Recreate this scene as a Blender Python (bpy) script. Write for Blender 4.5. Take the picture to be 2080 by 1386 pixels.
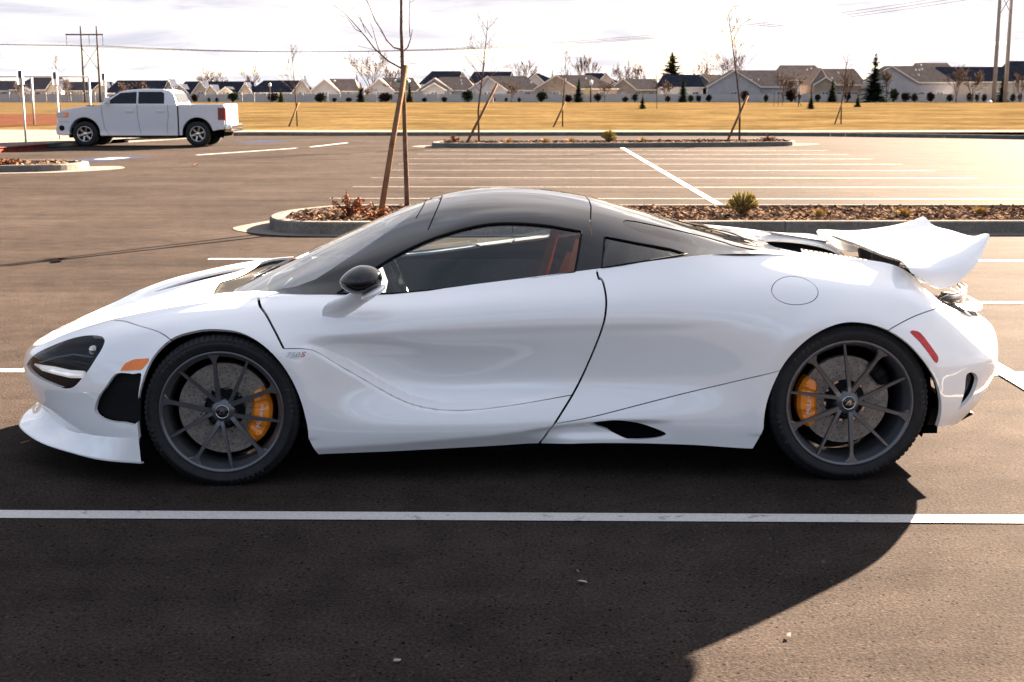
import bpy, bmesh, math, random
import numpy as np
from mathutils import Vector, Matrix
R=math.radians
random.seed(7); np.random.seed(7)
for o in list(bpy.data.objects): bpy.data.objects.remove(o)
sc=bpy.context.scene
COL=sc.collection
# ---------------------------------------------------------------- camera
cam=bpy.data.cameras.new('camera'); camo=bpy.data.objects.new('camera',cam); COL.objects.link(camo)
cam.sensor_width=36; cam.lens=2700/2080*36; cam.clip_start=.05; cam.clip_end=6000
camo.location=(0,0,1.635); camo.rotation_euler=(R(90)-math.atan(498/2700),0,0)
cam.dof.use_dof=True; cam.dof.focus_distance=5.7; cam.dof.aperture_fstop=11
sc.camera=camo
# ---------------------------------------------------------------- world: sky with thin bright cloud
SUN_EL=R(17.6); SUN_AZ=R(56.6)          # azimuth measured from +x towards +y
w=bpy.data.worlds.new('World'); sc.world=w; w.use_nodes=True
nt=w.node_tree; nt.nodes.clear()
def wn(t,**k):
    n=nt.nodes.new(t)
    for a,b in k.items(): setattr(n,a,b)
    return n
sky=wn('ShaderNodeTexSky',sky_type='NISHITA'); sky.sun_disc=False; sky.sun_elevation=SUN_EL; sky.sun_rotation=R(90)-SUN_AZ
sky.air_density=1.0; sky.dust_density=2.0; sky.ozone_density=1.0
tc=wn('ShaderNodeTexCoord'); sep=wn('ShaderNodeSeparateXYZ'); nt.links.new(tc.outputs['Generated'],sep.inputs[0])
def wmath(op,a,b=None,c=None):
    n=wn('ShaderNodeMath',operation=op)
    for i,v in enumerate((a,b,c)):
        if v is None: continue
        if isinstance(v,(int,float)): n.inputs[i].default_value=v
        else: nt.links.new(v,n.inputs[i])
    return n.outputs[0]
# clouds live on a flat layer: direction / (z+0.12)
zc=wmath('ADD',wmath('MAXIMUM',sep.outputs[2],0.0),0.10)
cx=wmath('DIVIDE',sep.outputs[0],zc); cy=wmath('DIVIDE',sep.outputs[1],zc)
cmb=wn('ShaderNodeCombineXYZ'); nt.links.new(cx,cmb.inputs[0]); nt.links.new(cy,cmb.inputs[1])
n1=wn('ShaderNodeTexNoise'); n1.inputs['Scale'].default_value=.55; n1.inputs['Detail'].default_value=7; n1.inputs['Roughness'].default_value=.58; n1.inputs['Distortion'].default_value=.35
nt.links.new(cmb.outputs[0],n1.inputs['Vector'])
r1=wn('ShaderNodeValToRGB'); r1.color_ramp.elements[0].position=.30; r1.color_ramp.elements[0].color=(.75,.75,.75,1); r1.color_ramp.elements[1].position=.50; r1.color_ramp.elements[1].color=(1,1,1,1)
nt.links.new(n1.outputs[0],r1.inputs[0])
n2=wn('ShaderNodeTexNoise'); n2.inputs['Scale'].default_value=1.1; n2.inputs['Detail'].default_value=8; n2.inputs['Roughness'].default_value=.6; n2.inputs['Distortion'].default_value=.5
mp=wn('ShaderNodeMapping'); mp.inputs['Location'].default_value=(13.1,4.7,2.0); nt.links.new(cmb.outputs[0],mp.inputs[0]); nt.links.new(mp.outputs[0],n2.inputs['Vector'])
r2=wn('ShaderNodeValToRGB'); r2.color_ramp.elements[0].position=.36; r2.color_ramp.elements[0].color=(.80,.80,.86,1); r2.color_ramp.elements[1].position=.56; r2.color_ramp.elements[1].color=(1.22,1.17,1.14,1)
nt.links.new(n2.outputs[0],r2.inputs[0])
dotn=wn('ShaderNodeVectorMath',operation='DOT_PRODUCT'); nt.links.new(tc.outputs['Generated'],dotn.inputs[0]); dotn.inputs[1].default_value=(math.cos(SUN_AZ)*math.cos(SUN_EL),math.sin(SUN_AZ)*math.cos(SUN_EL),math.sin(SUN_EL))
gx=wmath('POWER',wmath('MULTIPLY_ADD',dotn.outputs['Value'],.5,.5),2.0)
glow=wn('ShaderNodeMixRGB'); nt.links.new(gx,glow.inputs[0]); glow.inputs[1].default_value=(.44,.54,.70,1); glow.inputs[2].default_value=(1.16,1.10,1.085,1)
cl=wn('ShaderNodeMixRGB',blend_type='MULTIPLY'); cl.inputs[0].default_value=1; nt.links.new(r2.outputs[0],cl.inputs[1]); nt.links.new(glow.outputs[0],cl.inputs[2])
mix=wn('ShaderNodeMixRGB'); nt.links.new(r1.outputs[0],mix.inputs[0]); nt.links.new(sky.outputs[0],mix.inputs[1]); nt.links.new(cl.outputs[0],mix.inputs[2])
bg=wn('ShaderNodeBackground'); bg.inputs[1].default_value=.05; nt.links.new(mix.outputs[0],bg.inputs[0])
wo=wn('ShaderNodeOutputWorld'); nt.links.new(bg.outputs[0],wo.inputs[0])
# ---------------------------------------------------------------- sun
sl=bpy.data.lights.new('sun','SUN'); sl.energy=5.0; sl.angle=R(.53); sl.color=(1,.78,.58)
so=bpy.data.objects.new('sun',sl); COL.objects.link(so)
sd=Vector((math.cos(SUN_AZ)*math.cos(SUN_EL),math.sin(SUN_AZ)*math.cos(SUN_EL),math.sin(SUN_EL)))
so.rotation_euler=sd.to_track_quat('Z','Y').to_euler(); so.location=(30,40,30)
# ---------------------------------------------------------------- exposure
sc.view_settings.view_transform='Standard'; sc.view_settings.look='None'; sc.view_settings.exposure=4.4; sc.view_settings.gamma=1
sc.view_settings.use_curve_mapping=False
sc.render.engine='CYCLES'
sc.cycles.max_bounces=8; sc.cycles.transparent_max_bounces=12; sc.cycles.caustics_reflective=False; sc.cycles.caustics_refractive=False
# ---------------------------------------------------------------- material helpers
MATS={}
def new_mat(name):
    m=bpy.data.materials.new(name); m.use_nodes=True; MATS[name]=m
    return m,m.node_tree,m.node_tree.nodes['Principled BSDF']
def pmat(name,col,rough=.5,metal=0.0,coat=0.0,spec=.5,noise=0.0,nscale=20.,bump=0.0,bscale=60.,trans=0.0,sheen=0.0):
    if name in MATS: return MATS[name]
    m,t,b=new_mat(name)
    b.inputs['Roughness'].default_value=rough; b.inputs['Metallic'].default_value=metal
    b.inputs['Coat Weight'].default_value=coat; b.inputs['Coat Roughness'].default_value=.03; b.inputs['Coat IOR'].default_value=1.52
    b.inputs['Specular IOR Level'].default_value=spec; b.inputs['Transmission Weight'].default_value=trans
    b.inputs['Base Color'].default_value=(*col,1)
    tcn=t.nodes.new('ShaderNodeTexCoord')
    nz=t.nodes.new('ShaderNodeTexNoise'); nz.inputs['Scale'].default_value=nscale; nz.inputs['Detail'].default_value=6
    t.links.new(tcn.outputs['Object'],nz.inputs['Vector'])
    a=noise if noise>0 else .02
    rp=t.nodes.new('ShaderNodeValToRGB')
    rp.color_ramp.elements[0].position=.3; rp.color_ramp.elements[1].position=.7
    rp.color_ramp.elements[0].color=tuple(max(0,c*(1-a)) for c in col)+(1,)
    rp.color_ramp.elements[1].color=tuple(min(1,c*(1+a)) for c in col)+(1,)
    t.links.new(nz.outputs[0],rp.inputs[0]); t.links.new(rp.outputs[0],b.inputs['Base Color'])
    if bump>0:
        nb=t.nodes.new('ShaderNodeTexNoise'); nb.inputs['Scale'].default_value=bscale; nb.inputs['Detail'].default_value=5
        t.links.new(tcn.outputs['Object'],nb.inputs['Vector'])
        bp=t.nodes.new('ShaderNodeBump'); bp.inputs['Strength'].default_value=bump; bp.inputs['Distance'].default_value=.01
        t.links.new(nb.outputs[0],bp.inputs['Height']); t.links.new(bp.outputs[0],b.inputs['Normal'])
    return m
def glassmat(name,tint,refl_ior=1.5,density=1.0):
    """thin architectural glass: clear tinted pass-through with fresnel reflection"""
    if name in MATS: return MATS[name]
    m,t,b=new_mat(name); t.nodes.remove(b)
    out=t.nodes['Material Output']
    tr=t.nodes.new('ShaderNodeBsdfTransparent'); tr.inputs[0].default_value=(*tint,1)
    gl=t.nodes.new('ShaderNodeBsdfGlossy'); gl.inputs['Roughness'].default_value=.01; gl.inputs[0].default_value=(1,1,1,1)
    fr=t.nodes.new('ShaderNodeFresnel'); ge=t.nodes.new('ShaderNodeNewGeometry'); im=t.nodes.new('ShaderNodeMix'); im.data_type='FLOAT'
    im.inputs[2].default_value=refl_ior; im.inputs[3].default_value=1/refl_ior; t.links.new(ge.outputs['Backfacing'],im.inputs[0]); t.links.new(im.outputs[0],fr.inputs[0])   # a thin pane mirrors alike from both sides
    mx=t.nodes.new('ShaderNodeMixShader'); t.links.new(fr.outputs[0],mx.inputs[0]); t.links.new(tr.outputs[0],mx.inputs[1]); t.links.new(gl.outputs[0],mx.inputs[2])
    t.links.new(mx.outputs[0],out.inputs[0])
    return m
# ---------------------------------------------------------------- object helpers
def mesh_obj(name,V,F,mat,parent=None,N=None,smooth=True,loc=None):
    me=bpy.data.meshes.new(name)
    me.from_pydata([tuple(map(float,v)) for v in V],[],[tuple(map(int,f)) for f in F]); 
    if N is None: me.validate()
    if smooth: me.polygons.foreach_set('use_smooth',[True]*len(me.polygons))
    if mat is not None: me.materials.append(mat)
    if N is not None and len(me.vertices)==len(N): me.normals_split_custom_set_from_vertices([tuple(map(float,n)) for n in N])
    me.update()
    o=bpy.data.objects.new(name,me); COL.objects.link(o)
    if parent is not None: o.parent=parent
    if loc is not None: o.location=loc
    return o
def bm_obj(name,bm,mat,parent=None,smooth=False,loc=None,rot=None):
    me=bpy.data.meshes.new(name); bm.normal_update(); bm.to_mesh(me); bm.free()
    if smooth: me.polygons.foreach_set('use_smooth',[True]*len(me.polygons))
    if mat is not None: me.materials.append(mat)
    o=bpy.data.objects.new(name,me); COL.objects.link(o)
    if parent is not None: o.parent=parent
    if loc is not None: o.location=loc
    if rot is not None: o.rotation_euler=rot
    return o
def share(name,me,parent=None,loc=None,rot=None,scale=None):
    o=bpy.data.objects.new(name,me); COL.objects.link(o)
    if parent is not None: o.parent=parent
    if loc is not None: o.location=loc
    if rot is not None: o.rotation_euler=rot
    if scale is not None: o.scale=scale
    return o
def thing(name,label,cat,loc=(0,0,0),rz=0,group=None):
    o=bpy.data.objects.new(name,None); COL.objects.link(o); o.empty_display_size=.2
    o.location=loc; o.rotation_euler=(0,0,rz); tag(o,label,cat,group); return o
def tag(o,label,cat,group=None,kind=None):
    if label: o['label']=label
    if cat: o['category']=cat
    if group: o['group']=group
    if kind: o['kind']=kind
    return o
def struct(o): o['kind']='structure'; return o
def box(bm,x0,x1,y0,y1,z0,z1):
    vs=[bm.verts.new((x,y,z)) for z in (z0,z1) for y in (y0,y1) for x in (x0,x1)]
    for f in ((0,2,3,1),(4,5,7,6),(0,1,5,4),(2,6,7,3),(0,4,6,2),(1,3,7,5)): bm.faces.new([vs[i] for i in f])
    return vs
def frame(d):
    d=Vector(d).normalized(); a=Vector((0,0,1)) if abs(d.z)<.95 else Vector((1,0,0))
    s=d.cross(a).normalized(); return s,s.cross(d).normalized()
def tube(bm,pts,rad,n=6,cap=True):
    pts=[Vector(p) for p in pts]; rs=rad if isinstance(rad,(list,tuple)) else [rad]*len(pts); rings=[]
    for i,p in enumerate(pts):
        d=(pts[min(i+1,len(pts)-1)]-pts[max(i-1,0)])
        s,u=frame(d)
        rings.append([bm.verts.new(p+(s*math.cos(2*math.pi*k/n)+u*math.sin(2*math.pi*k/n))*rs[i]) for k in range(n)])
    for a,b in zip(rings,rings[1:]):
        for k in range(n): bm.faces.new((a[k],a[(k+1)%n],b[(k+1)%n],b[k]))
    if cap:
        try: bm.faces.new(rings[0][::-1]); bm.faces.new(rings[-1])
        except Exception: pass
def lathe(bm,prof,n=48,axis='y'):
    """prof: (r, h) list revolved about axis"""
    rings=[]
    for r,h in prof:
        ring=[]
        for k in range(n):
            a=2*math.pi*k/n; c,s=r*math.cos(a),r*math.sin(a)
            ring.append(bm.verts.new((c,h,s) if axis=='y' else (c,s,h)))
        rings.append(ring)
    for a,b in zip(rings,rings[1:]):
        for k in range(n): bm.faces.new((a[k],b[k],b[(k+1)%n],a[(k+1)%n]))
def text_mesh(name,body,size,extrude,mat,parent,loc,rot,shear=0.0,align='CENTER',sx=1.0):
    cu=bpy.data.curves.new(name,'FONT'); cu.body=body; cu.size=size; cu.extrude=extrude; cu.align_x=align; cu.align_y='CENTER'; cu.shear=shear; cu.resolution_u=3
    o=bpy.data.objects.new(name,cu); COL.objects.link(o)
    dg=bpy.context.evaluated_depsgraph_get(); me=bpy.data.meshes.new_from_object(o.evaluated_get(dg))
    bpy.data.objects.remove(o); bpy.data.curves.remove(cu)
    me.name=name; me.materials.clear(); me.materials.append(mat)
    q=bpy.data.objects.new(name,me); COL.objects.link(q); q.parent=parent; q.location=loc; q.rotation_euler=rot; q.scale=(sx,1,1)
    return q
def prism_x(bm,prof,y0,y1):
    """side profile (x,z) extruded in y"""
    a=[bm.verts.new((x,y0,z)) for x,z in prof]; b=[bm.verts.new((x,y1,z)) for x,z in prof]; n=len(prof)
    bm.faces.new(a); bm.faces.new(b[::-1])
    for i in range(n): bm.faces.new((a[i],b[i],b[(i+1)%n],a[(i+1)%n]))
def bevel(bm,w,seg=2):
    bmesh.ops.recalc_face_normals(bm,faces=bm.faces)
    bmesh.ops.bevel(bm,geom=[e for e in bm.edges if len(e.link_faces)==2 and e.calc_face_angle(0)>.5],offset=w,segments=seg,affect='EDGES',profile=.5,clamp_overlap=True)
import numpy as np
# ---------------------------------------------------------------- surfaces
def hermite_rows(P, n_per, axis_len=None):
    """P: (K,m,3) control rows; cubic Hermite (non-uniform finite-difference tangents) along axis 0."""
    K=P.shape[0]
    d=np.linalg.norm(np.diff(P,axis=0),axis=2).mean(axis=1)
    d=np.maximum(d,1e-6)**0.8
    t=np.concatenate([[0],np.cumsum(d)])
    T=np.zeros_like(P)
    for i in range(K):
        if i==0: T[i]=(P[1]-P[0])/d[0]
        elif i==K-1: T[i]=(P[-1]-P[-2])/d[-1]
        else:
            a=(P[i]-P[i-1])/d[i-1]; b=(P[i+1]-P[i])/d[i]
            T[i]=(a*d[i]+b*d[i-1])/(d[i-1]+d[i])
    out=[]
    for i in range(K-1):
        n=n_per[i]
        for j in range(n):
            s=j/n; h=d[i]
            out.append((2*s**3-3*s**2+1)*P[i]+(s**3-2*s**2+s)*h*T[i]+(-2*s**3+3*s**2)*P[i+1]+(s**3-s**2)*h*T[i+1])
    out.append(P[-1])
    return np.array(out)
def grid_from_net(net, nk, nr):
    """net: (rows, keys, 3) -> dense grid (NR, NK, 3)"""
    A=hermite_rows(net, nr)                      # along rows
    B=hermite_rows(np.swapaxes(A,0,1), nk)       # along keys
    return np.swapaxes(B,0,1)
def smooth_grid(G, rows, it=2, w=0.5):
    G=G.copy()
    for _ in range(it):
        for r in rows:
            G[r]=(1-w)*G[r]+w*0.5*(G[r-1]+G[r+1])
    return G
def grid_mesh(G, closed_k=False):
    R,K=G.shape[:2]
    V=G.reshape(-1,3)
    F=[]
    kk=K if closed_k else K-1
    idx=np.arange(R*K).reshape(R,K)
    a=idx[:-1,:kk]; b=np.roll(idx,-1,axis=1)[:-1,:kk]; c=np.roll(idx,-1,axis=1)[1:,:kk]; d=idx[1:,:kk]
    F=np.stack([a,b,c,d],-1).reshape(-1,4)
    return V.copy(),F
def vert_normals(V,F):
    N=np.zeros_like(V)
    Q=F
    n=np.cross(V[Q[:,2]]-V[Q[:,0]],V[Q[:,3]]-V[Q[:,1]])
    for k in range(4): np.add.at(N,Q[:,k],n)
    L=np.linalg.norm(N,axis=1); L[L<1e-12]=1
    return N/L[:,None]
# ---------------------------------------------------------------- polygon soup that can be cut
class Soup:
    def __init__(s,V,N,F): s.V=[*map(np.array,V)]; s.N=[*map(np.array,N)]; s.F=[tuple(f) for f in F]
    def sub(s,faces):
        m={}; V=[];N=[];F=[]
        for f in faces:
            g=[]
            for i in f:
                if i not in m: m[i]=len(V); V.append(s.V[i]); N.append(s.N[i])
                g.append(m[i])
            F.append(tuple(g))
        r=Soup([],[],[]); r.V=V;r.N=N;r.F=F
        return r
    def cut(s,field,keep=None):
        """split faces along field==0; returns (inside Soup, outside Soup); field(V)->array, inside<0; keep(V)->mask of verts that may be cut"""
        V=np.array(s.V); val=field(V)
        val=np.where(np.abs(val)<1e-5,1e-5,val)
        if keep is not None:
            k=keep(V); val=np.where(k,val,np.abs(val)+1e-3)
        ins=[];out=[];cache={}
        for f in s.F:
            vs=[val[i] for i in f]
            if max(vs)<0: ins.append(f); continue
            if min(vs)>0: out.append(f); continue
            a=[];b=[]; n=len(f)
            for q in range(n):
                i=f[q]; j=f[(q+1)%n]
                (a if val[i]<0 else b).append(i)
                if (val[i]<0)!=(val[j]<0):
                    key=(i,j) if i<j else (j,i)
                    if key not in cache:
                        i0,j0=key; t=val[i0]/(val[i0]-val[j0])
                        s.V.append(s.V[i0]*(1-t)+s.V[j0]*t)
                        nn=s.N[i0]*(1-t)+s.N[j0]*t; s.N.append(nn/max(1e-9,np.linalg.norm(nn)))
                        cache[key]=len(s.V)-1
                    a.append(cache[key]); b.append(cache[key])
            if len(a)>=3: ins.append(tuple(a))
            if len(b)>=3: out.append(tuple(b))
        return s.sub(ins),s.sub(out)
    def score(s,field):
        """split faces along field==0 but keep one connected soup"""
        a,b=s.cut(field)
        key={}; V=[];N=[];F=[]
        for q in (a,b):
            m=[]
            for v,n in zip(q.V,q.N):
                k=tuple(np.round(v,6))
                if k not in key: key[k]=len(V); V.append(v); N.append(n)
                m.append(key[k])
            for f in q.F:
                g=[m[i] for i in f]; g=[g[i] for i in range(len(g)) if g[i]!=g[i-1]]
                if len(g)>=3: F.append(tuple(g))
        r=Soup([],[],[]); r.V=V;r.N=N;r.F=F
        return r
    def comps(s):
        par=list(range(len(s.V)))
        def find(i):
            while par[i]!=i: par[i]=par[par[i]]; i=par[i]
            return i
        for f in s.F:
            r=find(f[0])
            for i in f[1:]: par[find(i)]=r
        d={}
        for f in s.F: d.setdefault(find(f[0]),[]).append(f)
        return [s.sub(v) for v in d.values()]
    def join(s,o):
        k=len(s.V); s.V+=o.V; s.N+=o.N; s.F+=[tuple(i+k for i in f) for f in o.F]; return s
    def offset(s,d):
        r=Soup([],[],[]); r.V=[v-n*d for v,n in zip(s.V,s.N)]; r.N=list(s.N); r.F=list(s.F); return r
    def border(s):
        c={}
        for f in s.F:
            for q in range(len(f)):
                e=(f[q],f[(q+1)%len(f)]); k=(min(e),max(e))
                c.setdefault(k,[]).append(e)
        return [v[0] for v in c.values() if len(v)==1]
    def rim(s,depth,flare=0.0):
        """strip that folds the open border inwards"""
        r=Soup([],[],[]); m={}
        B=s.border()
        nrm={}
        for i,j in B:
            e=s.V[j]-s.V[i]; n=np.cross(e,s.N[i]); l=np.linalg.norm(n)
            if l>0:
                for q in (i,j): nrm[q]=nrm.get(q,0)+n/l
        for i,j in B:
            for q in (i,j):
                if q not in m:
                    m[q]=len(r.V); nn=nrm.get(q,np.zeros(3)); nn=nn/max(1e-9,np.linalg.norm(nn))
                    r.V+=[s.V[q],s.V[q]-s.N[q]*depth]; r.N+=[nn,nn]
            r.F.append((m[j],m[i],m[i]+1,m[j]+1))
        return r
def sd_poly(P,pts):
    """signed distance (neg inside) of 2d points P (n,2) to polygon"""
    pts=np.array(pts); a=pts; b=np.roll(pts,-1,axis=0)
    out=np.full(len(P),1e3)
    lo=pts.min(0)-.3; hi=pts.max(0)+.3
    m=np.all((P>lo)&(P<hi),axis=1)
    Q=P[m]
    if len(Q)==0: return out
    d=np.full(len(Q),1e9); ins=np.zeros(len(Q),bool)
    for i in range(len(a)):
        e=b[i]-a[i]; w=Q-a[i]; t=np.clip((w@e)/max(1e-12,e@e),0,1)
        d=np.minimum(d,np.linalg.norm(w-t[:,None]*e,axis=1))
        c=((a[i,1]>Q[:,1])!=(b[i,1]>Q[:,1]))
        if abs(b[i,1]-a[i,1])>1e-12:
            xi=a[i,0]+(Q[:,1]-a[i,1])*(b[i,0]-a[i,0])/(b[i,1]-a[i,1])
            ins^=(c&(Q[:,0]<xi))
    out[m]=np.where(ins,-d,d)
    return out
def d_line(P,pts):
    pts=np.array(pts); out=np.full(len(P),1e3)
    lo=pts.min(0)-.2; hi=pts.max(0)+.2
    m=np.all((P>lo)&(P<hi),axis=1); Q=P[m]
    d=np.full(len(Q),1e9)
    for i in range(len(pts)-1):
        e=pts[i+1]-pts[i]; w=Q-pts[i]; t=np.clip((w@e)/max(1e-12,e@e),0,1)
        d=np.minimum(d,np.linalg.norm(w-t[:,None]*e,axis=1))
    out[m]=d
    return out
def sd_line(P,pts):
    """distance to an open polyline, signed by side"""
    pts=np.array(pts); out=np.full(len(P),1e3)
    lo=pts.min(0)-.06; hi=pts.max(0)+.06
    m=np.all((P>lo)&(P<hi),axis=1); Q=P[m]
    d=np.full(len(Q),1e9); sg=np.ones(len(Q))
    for i in range(len(pts)-1):
        e=pts[i+1]-pts[i]; w=Q-pts[i]; t=np.clip((w@e)/max(1e-12,e@e),0,1)
        dd=np.linalg.norm(w-t[:,None]*e,axis=1); c=e[0]*w[:,1]-e[1]*w[:,0]
        k=dd<d; d=np.where(k,dd,d); sg=np.where(k,np.sign(c),sg)
    out[m]=d*sg
    return out
def crv(pts,n=8,closed=False):
    """Catmull-Rom through 2d/3d points"""
    P=[np.array(p,float) for p in pts]; K=len(P); out=[]
    rng=range(K if closed else K-1)
    for i in rng:
        p1=P[i];p2=P[(i+1)%K]
        p0=P[i-1] if (closed or i>0) else 2*p1-p2
        p3=P[(i+2)%K] if (closed or i+2<K) else 2*p2-p1
        for j in range(n):
            t=j/n
            out.append(.5*((2*p1)+(-p0+p2)*t+(2*p0-5*p1+4*p2-p3)*t*t+(-p0+3*p1-3*p2+p3)*t**3))
    if not closed: out.append(P[-1])
    return np.array(out)
def sstep(x,a,b):
    t=np.clip((x-a)/(b-a),0,1); return t*t*(3-2*t)
# ================================================================ setting
CT,ST=math.cos(math.atan(498/2700)),math.sin(math.atan(498/2700))
def at(px,py,Y):
    """point in the world seen at photo position (px,py), Y metres in front"""
    a=(px-1040)/2700; b=(693-py)/2700; d=Vector((a,CT+b*ST,-ST+b*CT)); return Vector((0,0,1.635))+d*(Y/d.y)
def noise_nodes(t,scale,detail=6,rough=.55,coord='Object',off=None):
    tcn=t.nodes.new('ShaderNodeTexCoord'); n=t.nodes.new('ShaderNodeTexNoise'); n.inputs['Scale'].default_value=scale; n.inputs['Detail'].default_value=detail; n.inputs['Roughness'].default_value=rough
    t.links.new(tcn.outputs[coord],n.inputs['Vector']); return n
def ramp(t,src,stops):
    r=t.nodes.new('ShaderNodeValToRGB'); e=r.color_ramp.elements
    while len(e)<len(stops): e.new(.5)
    for q,(p,c) in zip(e,stops): q.position=p; q.color=(*c,1) if len(c)==3 else c
    t.links.new(src,r.inputs[0]); return r
def mixc(t,f,a,b,mode='MIX'):
    m=t.nodes.new('ShaderNodeMixRGB'); m.blend_type=mode
    for i,v in ((0,f),(1,a),(2,b)):
        if isinstance(v,(int,float)): m.inputs[i].default_value=v
        elif isinstance(v,tuple): m.inputs[i].default_value=(*v,1)
        else: t.links.new(v,m.inputs[i])
    return m.outputs[0]
def asphalt_mat():
    m,t,b=new_mat('asphalt'); b.inputs['Roughness'].default_value=.9; b.inputs['Specular IOR Level'].default_value=.0045
    big=noise_nodes(t,.35,5,.6); mid=noise_nodes(t,4.5,6,.6); grain=noise_nodes(t,85,4,.75)
    vo=t.nodes.new('ShaderNodeTexVoronoi'); vo.inputs['Scale'].default_value=95; tcn=t.nodes.new('ShaderNodeTexCoord'); t.links.new(tcn.outputs['Object'],vo.inputs['Vector'])
    c0=ramp(t,big.outputs[0],[(.32,(.0240,.0202,.0186)),(.68,(.0380,.0318,.0292))]).outputs[0]
    c1=mixc(t,.55,c0,ramp(t,mid.outputs[0],[(.3,(.6,.6,.6)),(.7,(1.25,1.22,1.2))]).outputs[0],'MULTIPLY')
    c2=mixc(t,.8,c1,ramp(t,grain.outputs[0],[(.30,(.22,.22,.23)),(.5,(1,1,1)),(.70,(2.1,2.0,1.9))]).outputs[0],'MULTIPLY')
    sp=ramp(t,vo.outputs['Color'],[(.88,(0,0,0)),(.95,(.7,.7,.7))]).outputs[0]
    c3=mixc(t,sp,c2,(.062,.054,.046))
    v2=t.nodes.new('ShaderNodeTexVoronoi'); v2.inputs['Scale'].default_value=120; t.links.new(tcn.outputs['Object'],v2.inputs['Vector'])
    pit=ramp(t,v2.outputs['Color'],[(.09,(1,1,1)),(.15,(0,0,0))]).outputs[0]
    c3=mixc(t,pit,c3,(.006,.0055,.005))
    st=noise_nodes(t,1.1,6,.7); c3=mixc(t,.8,c3,ramp(t,st.outputs[0],[(.25,(.62,.62,.63)),(.45,(1,1,1)),(.75,(1.18,1.16,1.14))]).outputs[0],'MULTIPLY')
    mp_=t.nodes.new('ShaderNodeMapping'); mp_.inputs['Scale'].default_value=(.10,1.3,1); mp_.inputs['Rotation'].default_value=(0,0,.12); t.links.new(tcn.outputs['Object'],mp_.inputs[0])
    sk=t.nodes.new('ShaderNodeTexNoise'); sk.inputs['Scale'].default_value=1.6; sk.inputs['Detail'].default_value=6; sk.inputs['Roughness'].default_value=.65; t.links.new(mp_.outputs[0],sk.inputs['Vector'])
    c3=mixc(t,.8,c3,ramp(t,sk.outputs[0],[(.30,(.70,.70,.71)),(.5,(1,1,1)),(.72,(1.16,1.15,1.14))]).outputs[0],'MULTIPLY')
    t.links.new(c3,b.inputs['Base Color'])
    bp=t.nodes.new('ShaderNodeBump'); bp.inputs['Strength'].default_value=.24; bp.inputs['Distance'].default_value=.004
    ad=t.nodes.new('ShaderNodeMath'); ad.operation='ADD'; t.links.new(grain.outputs[0],ad.inputs[0]); t.links.new(vo.outputs['Distance'],ad.inputs[1])
    t.links.new(ad.outputs[0],bp.inputs['Height']); t.links.new(bp.outputs[0],b.inputs['Normal'])
    return m
def paint_line_mat(nm,val,lo,hi):
    m,t,b=new_mat(nm); b.inputs['Roughness'].default_value=.7
    n=noise_nodes(t,9,7,.7); g=noise_nodes(t,120,4,.6)
    w=ramp(t,n.outputs[0],[(lo,(0,0,0)),(hi,(1,1,1))]).outputs[0]
    c=mixc(t,w,(.06,.057,.055),mixc(t,.5,(val,val*.98,val*.96),ramp(t,g.outputs[0],[(.3,(.55,.55,.55)),(.6,(1.15,1.15,1.15))]).outputs[0],'MULTIPLY'))
    t.links.new(c,b.inputs['Base Color']); return m
def two_tone(name,a,b_,scale,rough=.9,bump=.3,bscale=60,lo=.35,hi=.65,fine=None):
    m,t,b=new_mat(name); b.inputs['Roughness'].default_value=rough; b.inputs['Specular IOR Level'].default_value=0
    n=noise_nodes(t,scale,7,.62); c=ramp(t,n.outputs[0],[(lo,a),(hi,b_)]).outputs[0]
    if fine:
        f=noise_nodes(t,fine,5,.6); c=mixc(t,.7,c,ramp(t,f.outputs[0],[(.3,(.55,.55,.55)),(.7,(1.4,1.4,1.4))]).outputs[0],'MULTIPLY')
    t.links.new(c,b.inputs['Base Color'])
    nb=noise_nodes(t,bscale,5,.6); bp=t.nodes.new('ShaderNodeBump'); bp.inputs['Strength'].default_value=bump; bp.inputs['Distance'].default_value=.03; t.links.new(nb.outputs[0],bp.inputs['Height']); t.links.new(bp.outputs[0],b.inputs['Normal'])
    return m
asphalt=asphalt_mat(); linem=paint_line_mat('road_paint',.46,.30,.42); linew=paint_line_mat('worn_road_paint',.14,.42,.62)
concrete=two_tone('concrete',(.115,.108,.10),(.16,.15,.14),2.5,.85,.25,50,fine=30)
walkm=two_tone('sidewalk_concrete',(.125,.115,.105),(.165,.15,.14),1.2,.85,.2,40,fine=25)
drygrass=two_tone('dry_grass',(.044,.031,.0135),(.100,.071,.033),.16,.95,1.0,9,fine=1.6)
dirtm=two_tone('infield_dirt',(.055,.023,.013),(.08,.036,.022),.5,.95,.3,8,fine=4)
mulchm=two_tone('mulch_bed',(.045,.028,.022),(.10,.068,.052),9,.95,.8,25,fine=30)
redkerb=two_tone('red_kerb_paint',(.15,.028,.022),(.19,.05,.04),4,.8,.1,20)
bluep=two_tone('blue_paint',(.028,.034,.060),(.038,.046,.075),3,.7,.1,20)
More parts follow.
